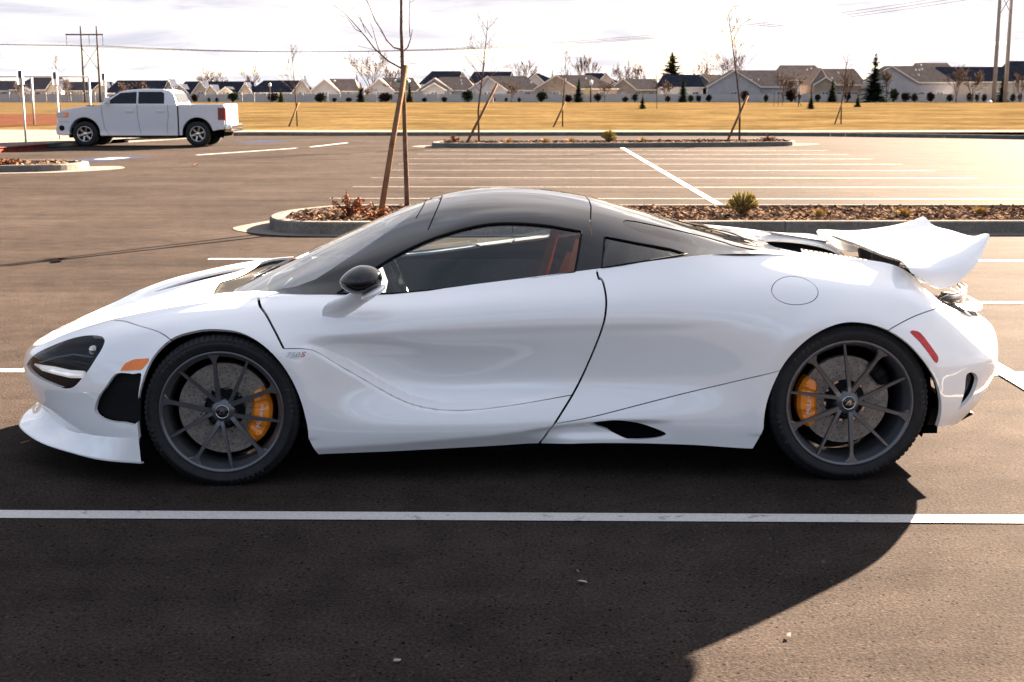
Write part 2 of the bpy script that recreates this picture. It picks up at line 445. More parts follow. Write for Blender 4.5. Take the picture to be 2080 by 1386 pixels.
# terrain, lot
def sheet(name,ptsxy,z,mat,kind=True,parent=None):
    o=mesh_obj(name,[(x,y,z) for x,y in ptsxy],[tuple(range(len(ptsxy)))],mat,parent,smooth=False)
    if kind: struct(o)
    return o
xs=[-1500,-300,-120,-60,-30,-15,0,15,30,60,120,300,1500]; ys=[-400,-60,0,30,55.2,59,64,75,90,110,130,150,200,300,600,3000]
zz={-400:-.03,-60:-.03,0:-.03,30:-.03,55.2:-.03,59:.13,64:.14,75:.16,90:.2,110:.27,130:.32,150:.36,200:.37,300:.37,600:.37,3000:.4}
V=[(x,y,zz[y]) for y in ys for x in xs]; n=len(xs)
F=[(j*n+i,j*n+i+1,(j+1)*n+i+1,(j+1)*n+i) for j in range(len(ys)-1) for i in range(n-1)]
struct(mesh_obj('grass_field',V,F,drygrass,smooth=True))
lot=struct(mesh_obj('parking_lot',[(-300,-300,0),(300,-300,0),(300,48,0),(24,50.2,0),(17.59,52.85,0),(12.37,55.4,0),(7.4,56.1,0),(-11.5,56.1,0),(-13.7,48,0),(-14.6,43.7,0),(-15,38,0),(-60,36,0),(-300,36,0)],[tuple(range(13))],asphalt,smooth=False))
LROT=-.016
def line(x0,x1,y,w=.10,name='painted_line',mat=None,z=.004):
    q=[(x0,y-w/2),(x1,y-w/2),(x1,y+w/2),(x0,y+w/2)]
    c,s=math.cos(LROT),math.sin(LROT)
    return mesh_obj(name,[((x*c-(yy-5)*s),(x*s+(yy-5)*c)+5,z) for x,yy in q],[(0,1,2,3)],mat or linem,lot,smooth=False)
for k in range(4): line(-3.22,9.0,5.03+2.79*k)
for k in range(8): line(-3.22,9.0,21.55+2.76*k,w=.075,mat=linew)
for y0,y1 in ((4.0,13.5),(20.2,43.0)):
    q=[(2.85,y0),(2.97,y0),(2.97,y1),(2.85,y1)]; c,s=math.cos(LROT),math.sin(LROT)
    mesh_obj('painted_line',[((x*c-(yy-5)*s),(x*s+(yy-5)*c)+5,.0075) for x,yy in q],[(0,1,2,3)],linem,lot,smooth=False)
for pts in ([(-11.55,33.9),(-10.3,33.9),(-9.75,36.6),(-11.0,36.6)],[(-9.9,47.3),(-8.6,47.3),(-8.1,50),(-9.4,50)]): mesh_obj('painted_symbol',[(x,y,.004) for x,y in pts],[(0,1,2,3)],bluep,lot,smooth=False)
mesh_obj('painted_symbol',[(x,y,.008) for x,y in [(-10.9,34.9),(-10.45,34.9),(-10.25,36),(-10.7,36)]],[(0,1,2,3)],linem,lot,smooth=False)
for a,b in (((-8.9,37.6),(-6.9,42.6)),((-6.6,43.6),(-5.9,47.5))): 
    mesh_obj('painted_line',[(a[0],a[1],.004),(a[0]+.13,a[1],.004),(b[0]+.13,b[1],.004),(b[0],b[1],.004)],[(0,1,2,3)],linem,lot,smooth=False)
# kerbed walk at the far side of the lot
KP=[(-13.7,48.0),(-12.6,53.5),(-11.5,56.05),(-7,56.05),(-.8,56.05),(7.4,56.05),(12.37,55.37),(15.04,54.04),(17.6,52.78),(20.5,50.8),(26,48.5)]
def strip(name,path,prof,mat,parent=None,gap=.0):
    """extrude a cross-section (offset to the left of travel, z) along a 2d path"""
    P=[Vector((x,y,0)) for x,y in path]; V=[];m=len(prof)
    for i,p in enumerate(P):
        d=(P[min(i+1,len(P)-1)]-P[max(i-1,0)]).normalized(); nrm=Vector((-d.y,d.x,0))
        for o_,z in prof: q=p+nrm*o_; V.append((q.x,q.y,z))
    F=[]
    for i in range(len(P)-1):
        for k in range(m): F.append((i*m+k,i*m+(k+1)%m,(i+1)*m+(k+1)%m,(i+1)*m+k))
    F+= [tuple(range(m))[::-1],tuple((len(P)-1)*m+k for k in range(m))]
    return mesh_obj(name,V,F,mat,parent,smooth=False)
def resample(path,step):
    out=[];
    for a,b in zip(path,path[1:]):
        a=np.array(a);b=np.array(b);L=np.linalg.norm(b-a);k=max(1,int(round(L/step)))
        out+= [tuple(a+(b-a)*i/k) for i in range(k)]
    return out+[path[-1]]
KPROF=[(0,-.05),(0,.13),(.02,.148),(.15,.15),(.15,-.05)]
walk=struct(mesh_obj('sidewalk',[(x,y,.142) for x,y in [(-60,63),(-60,38),(-15.0,38.9),(-14.6,43.7),(-13.6,48),(-12.5,53.4),(-11.4,56.2),(12.3,56.0),(26,56.4),(60,57.5),(60,61),(24,60.3),(13.5,59.7),(-12.3,59.7)]],[tuple(range(14))],walkm,smooth=False))
kc=resample(crv(KP,5).tolist(),3.0)
for a,b in zip(kc,kc[1:]):
    a=np.array(a);b=np.array(b);d=(b-a)/np.linalg.norm(b-a); strip('kerb_segment',[tuple(a+d*.006),tuple(b-d*.006)],KPROF,concrete,walk)
rk=resample([(-30,37.5),(-15.05,38.9),(-14.85,42.9)],3.0)
for a,b in zip(rk,rk[1:]): strip('red_kerb_segment',[a,b],KPROF,redkerb,walk)
struct(mesh_obj('dirt_infield',[(x,y,z) for x,y,z in [(-80,64.5,.155),(-25.0,65.7,.160),(-23.4,70,.165),(-27,84,.20),(-34.8,102.6,.262),(-80,106,.272)]],[(0,1,2,3,4,5)],dirtm,smooth=False))
# --- planted islands
def island(name,label,outline,tips,near=False):
    """outline: closed list of kerb-foot points (counter-clockwise)"""
    c=crv(outline,6,True); cen=c.mean(0)
    t=tag(bpy.data.objects.new(name,None),label,'planter'); COL.objects.link(t)
    pts=[tuple(p) for p in c]
    per=0; segs=[[pts[0]]]
    for a,b in zip(pts,pts[1:]+pts[:1]):
        per+=math.dist(a,b); segs[-1].append(b)
        if per>2.9: segs.append([b]); per=0
    for s in segs:
        if len(s)<2: continue
        s=[np.array(q) for q in s]; s[0]=s[0]+(s[1]-s[0])*min(.3,.006/max(1e-6,np.linalg.norm(s[1]-s[0]))); s[-1]=s[-1]+(s[-2]-s[-1])*min(.3,.006/max(1e-6,np.linalg.norm(s[-2]-s[-1])))
        strip('kerb_segment',[tuple(q) for q in s],[(0,-.02),(.012,.13),(.035,.149),(.17,.15),(.19,.05)],concrete,t)
    inn=[]
    for i,p in enumerate(c):
        d=c[(i+1)%len(c)]-c[i-1]; d=d/np.linalg.norm(d); q=p+np.array([-d[1],d[0]])*.165; inn.append((q[0],q[1]))
    V=[(x,y,.115) for x,y in inn]; mesh_obj('mulch_bed',V,[tuple(range(len(V)))],mulchm,t,smooth=False)
    for tp in tips: mesh_obj('gutter_apron',[(x,y,.006) for x,y in crv(tp,5,True)],[tuple(range(len(tp)*5))],walkm,t,smooth=False)
    return t,np.array(inn)
IA=[(-2.95,16.35),(-2.55,15.95),(-1.6,15.88),(2,15.95),(6,16.0),(10.5,16.1),(11.6,16.6),(11.7,17.6),(11.0,18.5),(6,18.6),(1,18.55),(-1.5,18.55),(-2.4,18.45),(-2.95,17.7),(-3.08,17.0)]
ia,iaIn=island('planting_island','long kerbed mulch island with a staked sapling right behind the white supercar',IA,[[(-3.5,16.65),(-3.2,16.1),(-2.6,15.70),(-1.5,15.64),(-1.5,16.2),(-2.6,16.6),(-2.9,17.6),(-3.1,17.9),(-3.35,17.3)]])
sheet_g=mesh_obj('gutter_apron',[(x,y,.006) for x,y in [(-1.5,15.64),(9.5,15.78),(9.5,16.2),(-1.5,16.1)]],[(0,1,2,3)],walkm,ia,smooth=False)
IB=[(-2.6,43.6),(-2.2,43.0),(-.6,42.85),(4,43.2),(8.6,44.2),(9.5,45.2),(9.6,46.4),(8.8,47.0),(3,46.0),(-1.8,45.5),(-2.5,44.8)]
ib,ibIn=island('planting_island','narrow kerbed mulch island in the middle of the far lot rows',IB,[[(-3.3,44.2),(-2.9,43.2),(-2.0,42.6),(-2.2,43.6),(-2.5,44.6),(-2.9,45.0)],[(9.2,44.2),(10.4,45.6),(10.5,46.8),(9.4,47.3),(9.3,46)]])
IC=[(-30,28.7),(-14,28.75),(-10.6,29.2),(-9.75,30.0),(-9.85,31.1),(-10.9,31.6),(-14,31.6),(-30,31.5)]
ic,icIn=island('planting_island','kerbed mulch island end at the far left in front of the pickup',IC,[[(-12,28.4),(-10,28.8),(-8.9,30.3),(-9.3,31.6),(-10,31.2),(-9.9,30),(-10.8,29)]])
# loose bark chips
def chips(parent,poly,n,box_,smin,smax,seed,matn):
    rg=np.random.RandomState(seed); x0,x1,y0,y1=box_; V=[];F=[]; P=np.stack([rg.uniform(x0,x1,n),rg.uniform(y0,y1,n)],-1)
    P=P[sd_poly(P,poly)<-.03] if (x1-x0)<25 else P
    for x,y in P:
        s=rg.uniform(smin,smax); w=s*rg.uniform(.3,.6); a=rg.uniform(0,6.28); tl=rg.uniform(-.5,.5,2); z=.118+rg.uniform(0,.02)
        u=np.array([math.cos(a),math.sin(a),tl[0]])*s/2; v=np.array([-math.sin(a),math.cos(a),tl[1]])*w/2; c=np.array([x,y,z+.5*s*max(abs(tl[0]),.1)]); k=len(V)
        V+=[c-u-v,c+u-v,c+u+v,c-u+v]; F.append((k,k+1,k+2,k+3))
    o=mesh_obj('bark_chips',V,F,matn,parent,smooth=False); o['kind']='stuff'; return o
chipm=two_tone('bark_chip',(.06,.036,.026),(.20,.14,.10),14,.85,.2,60,lo=.38,hi=.62)
chips(ia,iaIn,15000,(-3.1,11.6,16,18.6),.03,.085,1,chipm); chips(ib,ibIn,2500,(-2.7,9.7,42.8,47),.06,.14,2,chipm); chips(ic,icIn,1500,(-20,-9.7,28.8,31.6),.06,.14,3,chipm)
# ================================================================ vegetation
barkm=two_tone('bark',(.060,.042,.034),(.12,.085,.068),18,.9,.4,60)
barkfar=two_tone('twig_bark',(.085,.062,.050),(.14,.105,.085),3,.9,.2,20)
stakem=two_tone('stake_timber',(.11,.062,.040),(.17,.105,.068),6,.85,.3,40)
tiem=pmat('green_tie',(.01,.16,.11),rough=.5)
conm=two_tone('conifer_needles',(.018,.028,.020),(.045,.060,.036),1.5,.8,.2,20)
conm2=two_tone('conifer_needles_light',(.035,.045,.022),(.10,.10,.045),2.0,.8,.2,20)
shrubm=two_tone('dark_shrub_leaves',(.022,.016,.014),(.05,.036,.026),3,.85,.2,20)
shrubg=two_tone('green_shrub_leaves',(.020,.030,.018),(.045,.060,.030),3,.85,.2,20)
mugo=two_tone('pine_shrub_needles',(.17,.16,.035),(.46,.38,.10),20,.75,.2,30)  # yellow-green brightened to stand in for sun shining through the needles
tuftm=two_tone('dry_tuft',(.20,.14,.055),(.34,.25,.11),20,.8,.2,30)
deadm=two_tone('dead_leaves',(.12,.038,.018),(.26,.11,.05),20,.8,.2,30)
def grow(bm,p,d,L,r,lev,rg,spread=.55,nb=3,sides=5,up=.15,minr=.003):
    n=3; pts=[p]; rr=[r]; dd=Vector(d).normalized()
    for i in range(n):
        dd=(dd+Vector((rg.gauss(0,.10),rg.gauss(0,.10),rg.gauss(0,.06)+up*.25))).normalized(); pts.append(pts[-1]+dd*(L/n)); rr.append(max(minr,r*(1-.5*(i+1)/n)))
    tube(bm,pts,rr,sides if lev>1 else 3,False)
    if lev<=0: return
    for k in range(nb):
        t=rg.uniform(.35,1.0); i=min(n-1,int(t*n)); q=pts[i].lerp(pts[i+1],t*n-i); s_,u_=frame(dd); a=rg.uniform(0,6.283)
        nd=(dd+(s_*math.cos(a)+u_*math.sin(a))*rg.uniform(.5,1.2)*spread*1.4).normalized()
        grow(bm,q,nd,L*rg.uniform(.5,.75),max(minr,r*.5),lev-1,rg,spread,nb,sides,up,minr)
def bare_tree(name,label,cat,base,h,w,seed,trunk_frac=.25,lev=4,nb=3,r=None,mat=None,group=None,minr=.012,nstem=1):
    rg=random.Random(seed); t=thing(name,label,cat,base,group=group)
    r=r or h*.016
    bm=bmesh.new(); th=h*trunk_frac; tube(bm,[(0,0,-.1),(rg.gauss(0,.02)*h,0,th*.5),(0,0,th)],[r*1.25,r*1.05,r*.9],6); bm_obj('trunk',bm,mat or barkfar,t,True)
    bm=bmesh.new()
    for k in range(nstem+2):
        a=6.283*k/(nstem+2)+rg.uniform(-.3,.3); sp=w/h*rg.uniform(.5,1.0)
        grow(bm,Vector((0,0,th*rg.uniform(.75,1.0))),Vector((math.cos(a)*sp,math.sin(a)*sp,1)),h*(1-trunk_frac)*rg.uniform(.48,.62),r*.7,lev,rg,spread=w/h*.9,nb=nb,minr=minr,up=.25)
    bm_obj('crown',bm,mat or barkfar,t,True); return t
def leafcloud(bm,c,rad,n,s,rg,squash=(1,1,1),shell=.5,up=0):
    for i in range(n):
        v=Vector((rg.gauss(0,1),rg.gauss(0,1),rg.gauss(0,1))).normalized()*(shell+(1-shell)*rg.random())**.7
        p=Vector(c)+Vector((v.x*rad*squash[0],v.y*rad*squash[1],v.z*rad*squash[2]))
        d=Vector((rg.gauss(0,1),rg.gauss(0,1),rg.gauss(0,1)+up)).normalized(); s_,u_=frame(d); q=s*rg.uniform(.6,1.3)
        bm.faces.new([bm.verts.new(p+s_*q*.5),bm.verts.new(p+d*q),bm.verts.new(p-s_*q*.5)])
def conifer(name,label,base,h,w,seed,mat,group,ragged=.3,n=None):
    rg=random.Random(seed); t=thing(name,label,'conifer',base,group=group)
    bm=bmesh.new(); tube(bm,[(0,0,-.1),(0,0,h*.5),(0,0,h*.97)],[h*.022,h*.014,h*.004],6); bm_obj('trunk',bm,barkm,t,True)
    bm=bmesh.new(); n=n or 34
    for i in range(n):
        f=i/n; z=h*(.06+.90*f); Rr=w*.5*(1-f)**.7*rg.uniform(1-ragged,1+ragged*.6)+.02*h
        for k in range(max(8,int(20*(1-f)+7))):
            a=rg.uniform(0,6.283); d=Vector((math.cos(a),math.sin(a),-.15+.5*f)); L=Rr*rg.uniform(.6,1.1); b=Vector((0,0,z+rg.gauss(0,.02*h))); s_=Vector((-math.sin(a),math.cos(a),0))
            for q in range(5):
                u=(q+.6)/5; wd=L*.34*(1.15-u); p=b+d*L*u; dz=Vector((0,0,.05*h*(1-f)*rg.uniform(-.6,.5)))
                bm.faces.new([bm.verts.new(p+s_*wd),bm.verts.new(p+d*L*.30+dz),bm.verts.new(p-s_*wd),bm.verts.new(p-d*L*.12-dz*.6)])
    bm_obj('crown',bm,mat,t,False); return t
def shrub(label,base,r,hgt,seed,mat,group,cat='shrub',n=420,leaf=None,name='shrub'):
    rg=random.Random(seed); t=thing(name,label,cat,base,group=group)
    bm=bmesh.new()
    for k in range(6):
        a=6.283*k/6; tube(bm,[(0,0,-.05),(math.cos(a)*r*.3,math.sin(a)*r*.3,hgt*.4),(math.cos(a)*r*.6,math.sin(a)*r*.6,hgt*.75)],[r*.05,r*.03,r*.012],4)
    bm_obj('stems',bm,barkm,t,True)
    bm=bmesh.new(); lf=leaf or r*.16
    for k in range(7):
        a=rg.uniform(0,6.28); q=rg.uniform(0,.45)*r; leafcloud(bm,(math.cos(a)*q,math.sin(a)*q,hgt*rg.uniform(.42,.60)),r*rg.uniform(.55,.75),n//7,lf,rg,(1,1,hgt/(2*r)*1.15),.35)
    bm_obj('foliage',bm,mat,t,False); return t
# --- staked saplings
def sapling_near():
    Y=18.32; t=thing('sapling','bare young tree tied by green tape in the island behind the supercar','tree',at(827,418,Y)*1)
    base=t.location.copy(); base.z=.10; t.location=base
    P=lambda px,py,dy=0:at(px,py,Y+dy)-base
    bm=bmesh.new(); tube(bm,[Vector((0,0,-.1)),P(826,380),P(823,300),P(821,220),P(818,160),P(817,110),P(815,60),P(815,0),P(816,-60),P(813,-130),P(815,-200)],[.036,.034,.031,.029,.027,.025,.020,.017,.014,.010,.006],8); bm_obj('trunk',bm,barkm,t,True)
    br=[([(817,140),(790,125),(775,112),(760,98),(745,78),(735,66),(715,43),(700,27),(676,10)],.013,-.5),([(775,112),(768,98),(762,78),(757,58),(753,48)],.008,-.3),([(735,66),(722,60),(705,36),(672,25)],.006,-.4),
        ([(816,101),(800,97),(785,82),(775,62),(762,42),(750,12),(742,-5),(735,-30)],.012,.4),([(800,97),(790,86),(772,62)],.006,.3),([(757,78),(738,50),(722,25),(708,5)],.006,.2),([(743,66),(735,45),(730,30),(716,15)],.005,.1),
        ([(818,106),(828,97),(834,80),(838,60)],.014,.3),([(833,75),(831,45),(832,10),(834,-20)],.008,.3),([(834,5),(846,-2),(850,-10)],.004,.3),
        ([(810,142),(802,160),(795,170),(783,177),(778,174)],.006,-.2),([(778,172),(795,177),(812,180)],.006,-.3),([(830,128),(845,130),(850,128)],.004,.2),([(765,103),(745,98),(727,93)],.004,-.3),([(816,112),(810,118),(811,124),(814,125)],.004,0),
        ([(816,-60),(800,-90),(780,-130)],.008,.3),([(815,-80),(835,-110),(845,-150)],.008,-.3)]
    bm=bmesh.new()
    for pts,r,dy in br:
        m=len(pts); tube(bm,[P(a,b,dy*i/(m-1)) for i,(a,b) in enumerate(pts)],[max(.0028,r*(1-.75*i/(m-1))) for i in range(m)],5,False)
    bm_obj('branches',bm,barkm,t,True)
    s=thing('tree_stake','thick wooden stake leaning against the nearest sapling behind the car','stake',at(770,430,17.37)); s.location.z=.10; o=s.location
    bm=bmesh.new(); tube(bm,[Vector((0,0,-.1)),at(797,290,17.75)-o,at(825,135,18.25)-o],[.040,.039,.037],8); bm_obj('pole',bm,stakem,s,True)
    bm=bmesh.new(); q=at(820,165,18.22)-o; tube(bm,[q+Vector((-.07,-.06,0)),q+Vector((.06,-.07,.005)),q+Vector((.07,.08,.0)),q+Vector((-.06,.09,0)),q+Vector((-.07,-.06,0))],.020,4,False); bm_obj('tie',bm,tiem,s)
sapling_near()
def sapling(label,slabel,px,py,Y,top,lean,stake,seed,zb):
    base=at(px,py,Y); base.z=zb; rg=random.Random(seed); h=(at(px,top,Y)-base).z; lx=(lean)*Y/2700
    t=thing('sapling',label,'tree',base,group='young trees across the lot'); pts=[Vector((0,0,-.1)),Vector((-.02,0,h*.25)),Vector((lx*.35,0,h*.5)),Vector((lx*.75,0,h*.78)),Vector((lx,0,h))]
    bm=bmesh.new(); tube(bm,pts,[.040,.034,.026,.015,.006],6); bm_obj('trunk',bm,barkm,t,True)
    bm=bmesh.new()
    for k in range(13):
        f=rg.uniform(.38,.92); i=min(3,int(f*4)); q=pts[i].lerp(pts[i+1],f*4-i); a=rg.uniform(0,6.28)
        grow(bm,q,Vector((math.cos(a)*.75,math.sin(a)*.75,1.0)),h*.30*(1.15-f),.012,2,rg,.5,2,4,.2,.006)
    bm_obj('branches',bm,barkfar,t,True)
    if stake:
        a=at(stake[0],stake[1],Y-.6); a.z=zb; s=thing('tree_stake',slabel,'stake',a,group='stakes of the young trees'); b=at(stake[2],stake[3],Y+.1)
        bm=bmesh.new(); tube(bm,[Vector((0,0,-.1)),b-a],.042,6); bm_obj('pole',bm,stakem,s,True)
sapling('tall bare sapling rising from the left end of the far island','slanted stake beside the sapling on the far island left end',973,287,44.6,22,20,(945,288,1010,170),11,.12)
sapling('thin bare sapling on the grass edge right of the far island sapling','slanted stake at the sapling in the grass edge near the middle',1143,262,66,105,6,(1122,262,1148,207),12,.14)
sapling('tall left-leaning bare sapling at the right end of the far island','slanted stake at the left-leaning sapling on the far island',1502,283,46.4,2,-32,(1475,284,1519,195),13,.12)
sapling('bare sapling on the grass beyond the right side of the lot','slanted stake at the rightmost sapling on the grass',1708,258,72,105,8,(1694,259,1712,205),14,.15)
sapling('faint bare sapling on the grass just right of the pickup','slanted stake at the sapling right of the pickup',604,261,67,92,-8,(585,262,607,208),15,.14)
sapling('bare sapling standing behind the pickup hood',None,124,244,85,112,-4,None,16,.18)
sapling('bare sapling whose tips poke in at the left frame edge',None,-14,262,64,70,6,None,17,.14)
sapling('lone small bare tree in the field in front of the navy house',None,1334,220,140,130,-3,None,18,.33)
# --- island plants
def tuft(label,base,r,h,seed,mat,cat='grass tuft',n=160,grp=None,name='grass_tuft'):
    rg=random.Random(seed); bm=bmesh.new()
    for i in range(n):
        a=rg.uniform(0,6.283); sp=rg.random()**.7; d=Vector((math.cos(a)*sp*.9,math.sin(a)*sp*.9,1)).normalized(); L=h*rg.uniform(.6,1.1); b=Vector((math.cos(a)*r*.25*sp,math.sin(a)*r*.25*sp,0)); s_=Vector((-math.sin(a),math.cos(a),0))*.006*max(1,r*4)
        m=b+d*L*.6; e=b+d*L+Vector((math.cos(a),math.sin(a),-.6))*L*.18*sp
        v=[bm.verts.new(q) for q in (b-s_,b+s_,m+s_*.8,m-s_*.8)]; bm.faces.new(v); bm.faces.new([v[3],v[2],bm.verts.new(e)])
    o=bm_obj(name,bm,mat,None,False,loc=base); tag(o,label,cat,grp); return o
def pineshrub(label,base,r,h,seed):
    rg=random.Random(seed); t=thing('pine_shrub',label,'shrub',base)
    bm=bmesh.new(); bm2=bmesh.new()
    for k in range(90):
        a=rg.uniform(0,6.283); sp=rg.random()**.5; tip=Vector((math.cos(a)*r*sp,math.sin(a)*r*sp,h*(.25+.75*math.sqrt(max(0,1-sp*sp)))*rg.uniform(.8,1.0))); tube(bm,[(0,0,0),tip*.55+Vector((0,0,h*.08)),tip],[.012,.008,.004],4,False)
        for i in range(120):
            u=rg.uniform(.15,1.05); p=tip*u+Vector((0,0,h*.08*math.sin(u*3.1))); d=Vector((rg.gauss(0,.8),rg.gauss(0,.8),rg.gauss(.7,.6))).normalized(); s_,u_=frame(d); L=r*rg.uniform(.10,.17)
            bm2.faces.new([bm2.verts.new(p-s_*L*.13),bm2.verts.new(p+s_*L*.13),bm2.verts.new(p+d*L)])
    bm_obj('stems',bm,barkm,t,True); bm_obj('needles',bm2,mugo,t,False)
def deadshrub(label,base,r,h,seed):
    rg=random.Random(seed); t=thing('dead_shrub',label,'shrub',base); bm=bmesh.new(); bm2=bmesh.new()
    for k in range(22):
        a=rg.uniform(0,6.283); sp=rg.random(); tip=Vector((math.cos(a)*r*sp,math.sin(a)*r*sp,h*rg.uniform(.4,1.0)*(1-.5*sp))); tube(bm,[(0,0,0),tip*.5+Vector((0,0,.04)),tip],[.008,.006,.003],4,False)
        for i in range(26): leafcloud(bm2,tip*rg.uniform(.3,1.05),r*.10,1,r*.10,rg,shell=.1)
    bm_obj('stems',bm,barkm,t,True); bm_obj('leaves',bm2,deadm,t,False)
deadshrub('low dead shrub with curled rust leaves at the island left end behind the windscreen',(-2.06,16.75,.12),.36,.40,21)
deadshrub('small spread of rust dead leaves at the foot of the thick stake',(-1.62,16.6,.11),.42,.14,22)
pineshrub('rounded yellow-green pine shrub in the mulch above the rear window of the supercar',(2.97,17.15,.12),.215,.31,23)
for i,(x,y,l) in enumerate(((3.91,16.9,'dry straw tuft in the mulch nearest the yellow-green pine shrub'),(5.0,16.95,'dry straw tuft in the mulch above the raised rear wing'),(6.07,17.25,'dry straw tuft in the mulch near the right frame edge'))): tuft(l,(x,y,.12),.16,.13,30+i,tuftm,grp='dry tufts on the near island')
deadshrub('brown twiggy shrub at the left tip of the far island',(-1.9,43.9,.12),.36,.30,24)
pineshrub('dark green pine shrub on the far island behind the divider line',(3.18,44.2,.12),.27,.42,25)
deadshrub('brown twiggy shrub at the right tip of the far island',(8.75,46.0,.12),.34,.30,26)
for i,(x,y,l) in enumerate(((-.1,43.9,'straw tuft on the far island left of its green shrub'),(1.1,44.0,'straw tuft on the far island midway along its left half'),(1.95,44.1,'straw tuft on the far island just left of its green shrub'),(4.3,44.3,'straw tuft on the far island just right of its green shrub'))): tuft(l,(x,y,.12),.28,.20,40+i,tuftm,grp='dry tufts on the far island')
deadshrub('low brown twigs on the far left island',(-11.2,29.9,.12),.42,.18,27)
# --- far vegetation
SH=[(396,197,8),(425,202,4),(440,200,4),(472,196,11),(553,198,12),(650,197,11),(680,203,5),(708,203,6),(783,197,12),(863,203,6),(903,201,6),(950,195,13),(1002,199,5),(1028,202,4),(1055,200,4),(1100,193,12),(1155,199,9),(1215,195,9),(1270,199,6),(1290,193,7),(1358,198,6),(1403,198,7),(1420,197,6),(1440,197,7),(1512,190,9),(1556,195,6),(1608,188,13),(1660,195,7),(1722,190,8),(1815,188,12),(1840,194,9),(1858,194,8),(1892,193,9),(1930,195,7),(1970,193,6),(1985,192,5),(2000,194,6),(2058,192,6),(2073,191,5)]
SHL=['round maroon shrub by the fence left of the pickup tailgate lamps', 'tiny shrub by the fence above the pickup bed front', 'tiny shrub by the fence above the pickup bed middle', 'broad dark shrub by the fence right behind the pickup tailgate', 'broad dark shrub by the fence under the thin white-headed lamp', 'round dark shrub by the fence under the first pale brown-roofed gable', 'small shrub by the fence right of that first pale gable', 'small shrub by the fence left of the slim dark conifer', 'broad dark shrub by the fence left of the thick near stake', 'small shrub by the fence right of the near sapling trunk', 'small shrub by the fence under the two nested grey gables', 'broadest dark shrub by the fence just left of the second sapling', 'small shrub by the fence beside the pale utility box', 'tiny shrub by the fence under the long ridge-capped roof', 'tiny shrub by the fence right under the long ridge-capped roof', 'broad dark shrub by the fence left of the third sapling', 'mid-sized dark shrub by the fence just right of the third sapling', 'dark shrub by the fence between pointed conifer and lamp post', 'small shrub by the fence just right of the dark lamp post', 'dark shrub by the fence left of the small field conifer', 'small round shrub by the fence left of the navy-house conifer', 'round shrub by the fence directly right of the navy-house conifer', 'second round shrub right of the navy-house conifer', 'third round shrub right of the navy-house conifer', 'dark shrub by the fence behind the left-leaning sapling trunk', 'small shrub by the fence under the widest gable house eave', 'broad dark shrub by the fence left of the walking person', 'mid-sized shrub by the fence right behind the walking person', 'dark shrub by the fence behind the rightmost sapling', 'broad maroon shrub by the fence right of the tallest ragged conifer', 'low shrub by the fence under the wide bare gable end, left of a pair', 'low shrub by the fence under the wide bare gable end, right of a pair', 'rounded maroon shrub alone before the right fence panels', 'shrub by the fence beneath the left round bare tree', 'small shrub beneath the right round bare tree, left of three', 'small shrub beneath the right round bare tree, middle of three', 'small shrub beneath the right round bare tree, right of three', 'small shrub right of the steel poles, left of a pair', 'small shrub at the right frame edge, right of a pair']
for i,(px,py,r) in enumerate(SH):
    Y=268; c=at(px,py,Y); rr=r*Y/2700; c.z=.36
    shrub(SHL[i],c,rr*1.15,max(1.0,(207-py+r)*Y/2700*.95),100+i,(shrubm,shrubg)[i%2],'shrubs along the white fence',n=560,leaf=rr*.36)
CO=[(733,167,207,20,'slim dark conifer beside the first brown-roofed house gable',265,conm),(571,178,207,16,'small thin conifer by the fence at the white gable',265,conm2),(832,165,207,17,'thin brownish conifer behind the thick stake',265,conm2),(1175,155,204,22,'pointed dark conifer in front of the middle brown roof',262,conm),(1365,100,175,84,'large dark spruce rising behind the rooftops',330,conm),(1387,152,202,22,'pointed dark conifer in front of the navy-roofed house',262,conm),(1305,192,222,16,'short conifer alone in the open field near the middle',135,conm2),(1647,188,222,18,'short bushy conifer in the field beside the walking person',135,conm2),(1742,188,216,15,'short conifer in the field left of the tall ragged conifer',155,conm2),(1775,105,203,50,'tallest ragged conifer with a drooping tip by the fence',262,conm),(2035,150,205,26,'dark cedar standing between the two power poles',268,conm),(1122,140,166,16,'distant conifer top behind the brown roofs',330,conm2),(1152,137,164,20,'distant dark round-topped conifer behind the brown roofs',335,conm),(1690,160,205,26,'broad dark green conifer left of the tall ragged conifer',270,conm),(725,145,175,12,'narrow dark conifer top behind the first two brown roofs',320,conm),(620,152,185,22,'dark evergreen behind the white gabled house',315,conm)]
for i,(px,t_,b_,wd,l,Y,m) in enumerate(CO):
    c=at(px,b_,Y); c.z=.36 if Y>200 else .34; h=(at(px,t_,Y)-c).z; conifer('conifer',l,c,h,wd*Y/2700*1.15,60+i,m,'conifers beyond the lot',ragged=.55 if px==1775 else .3)
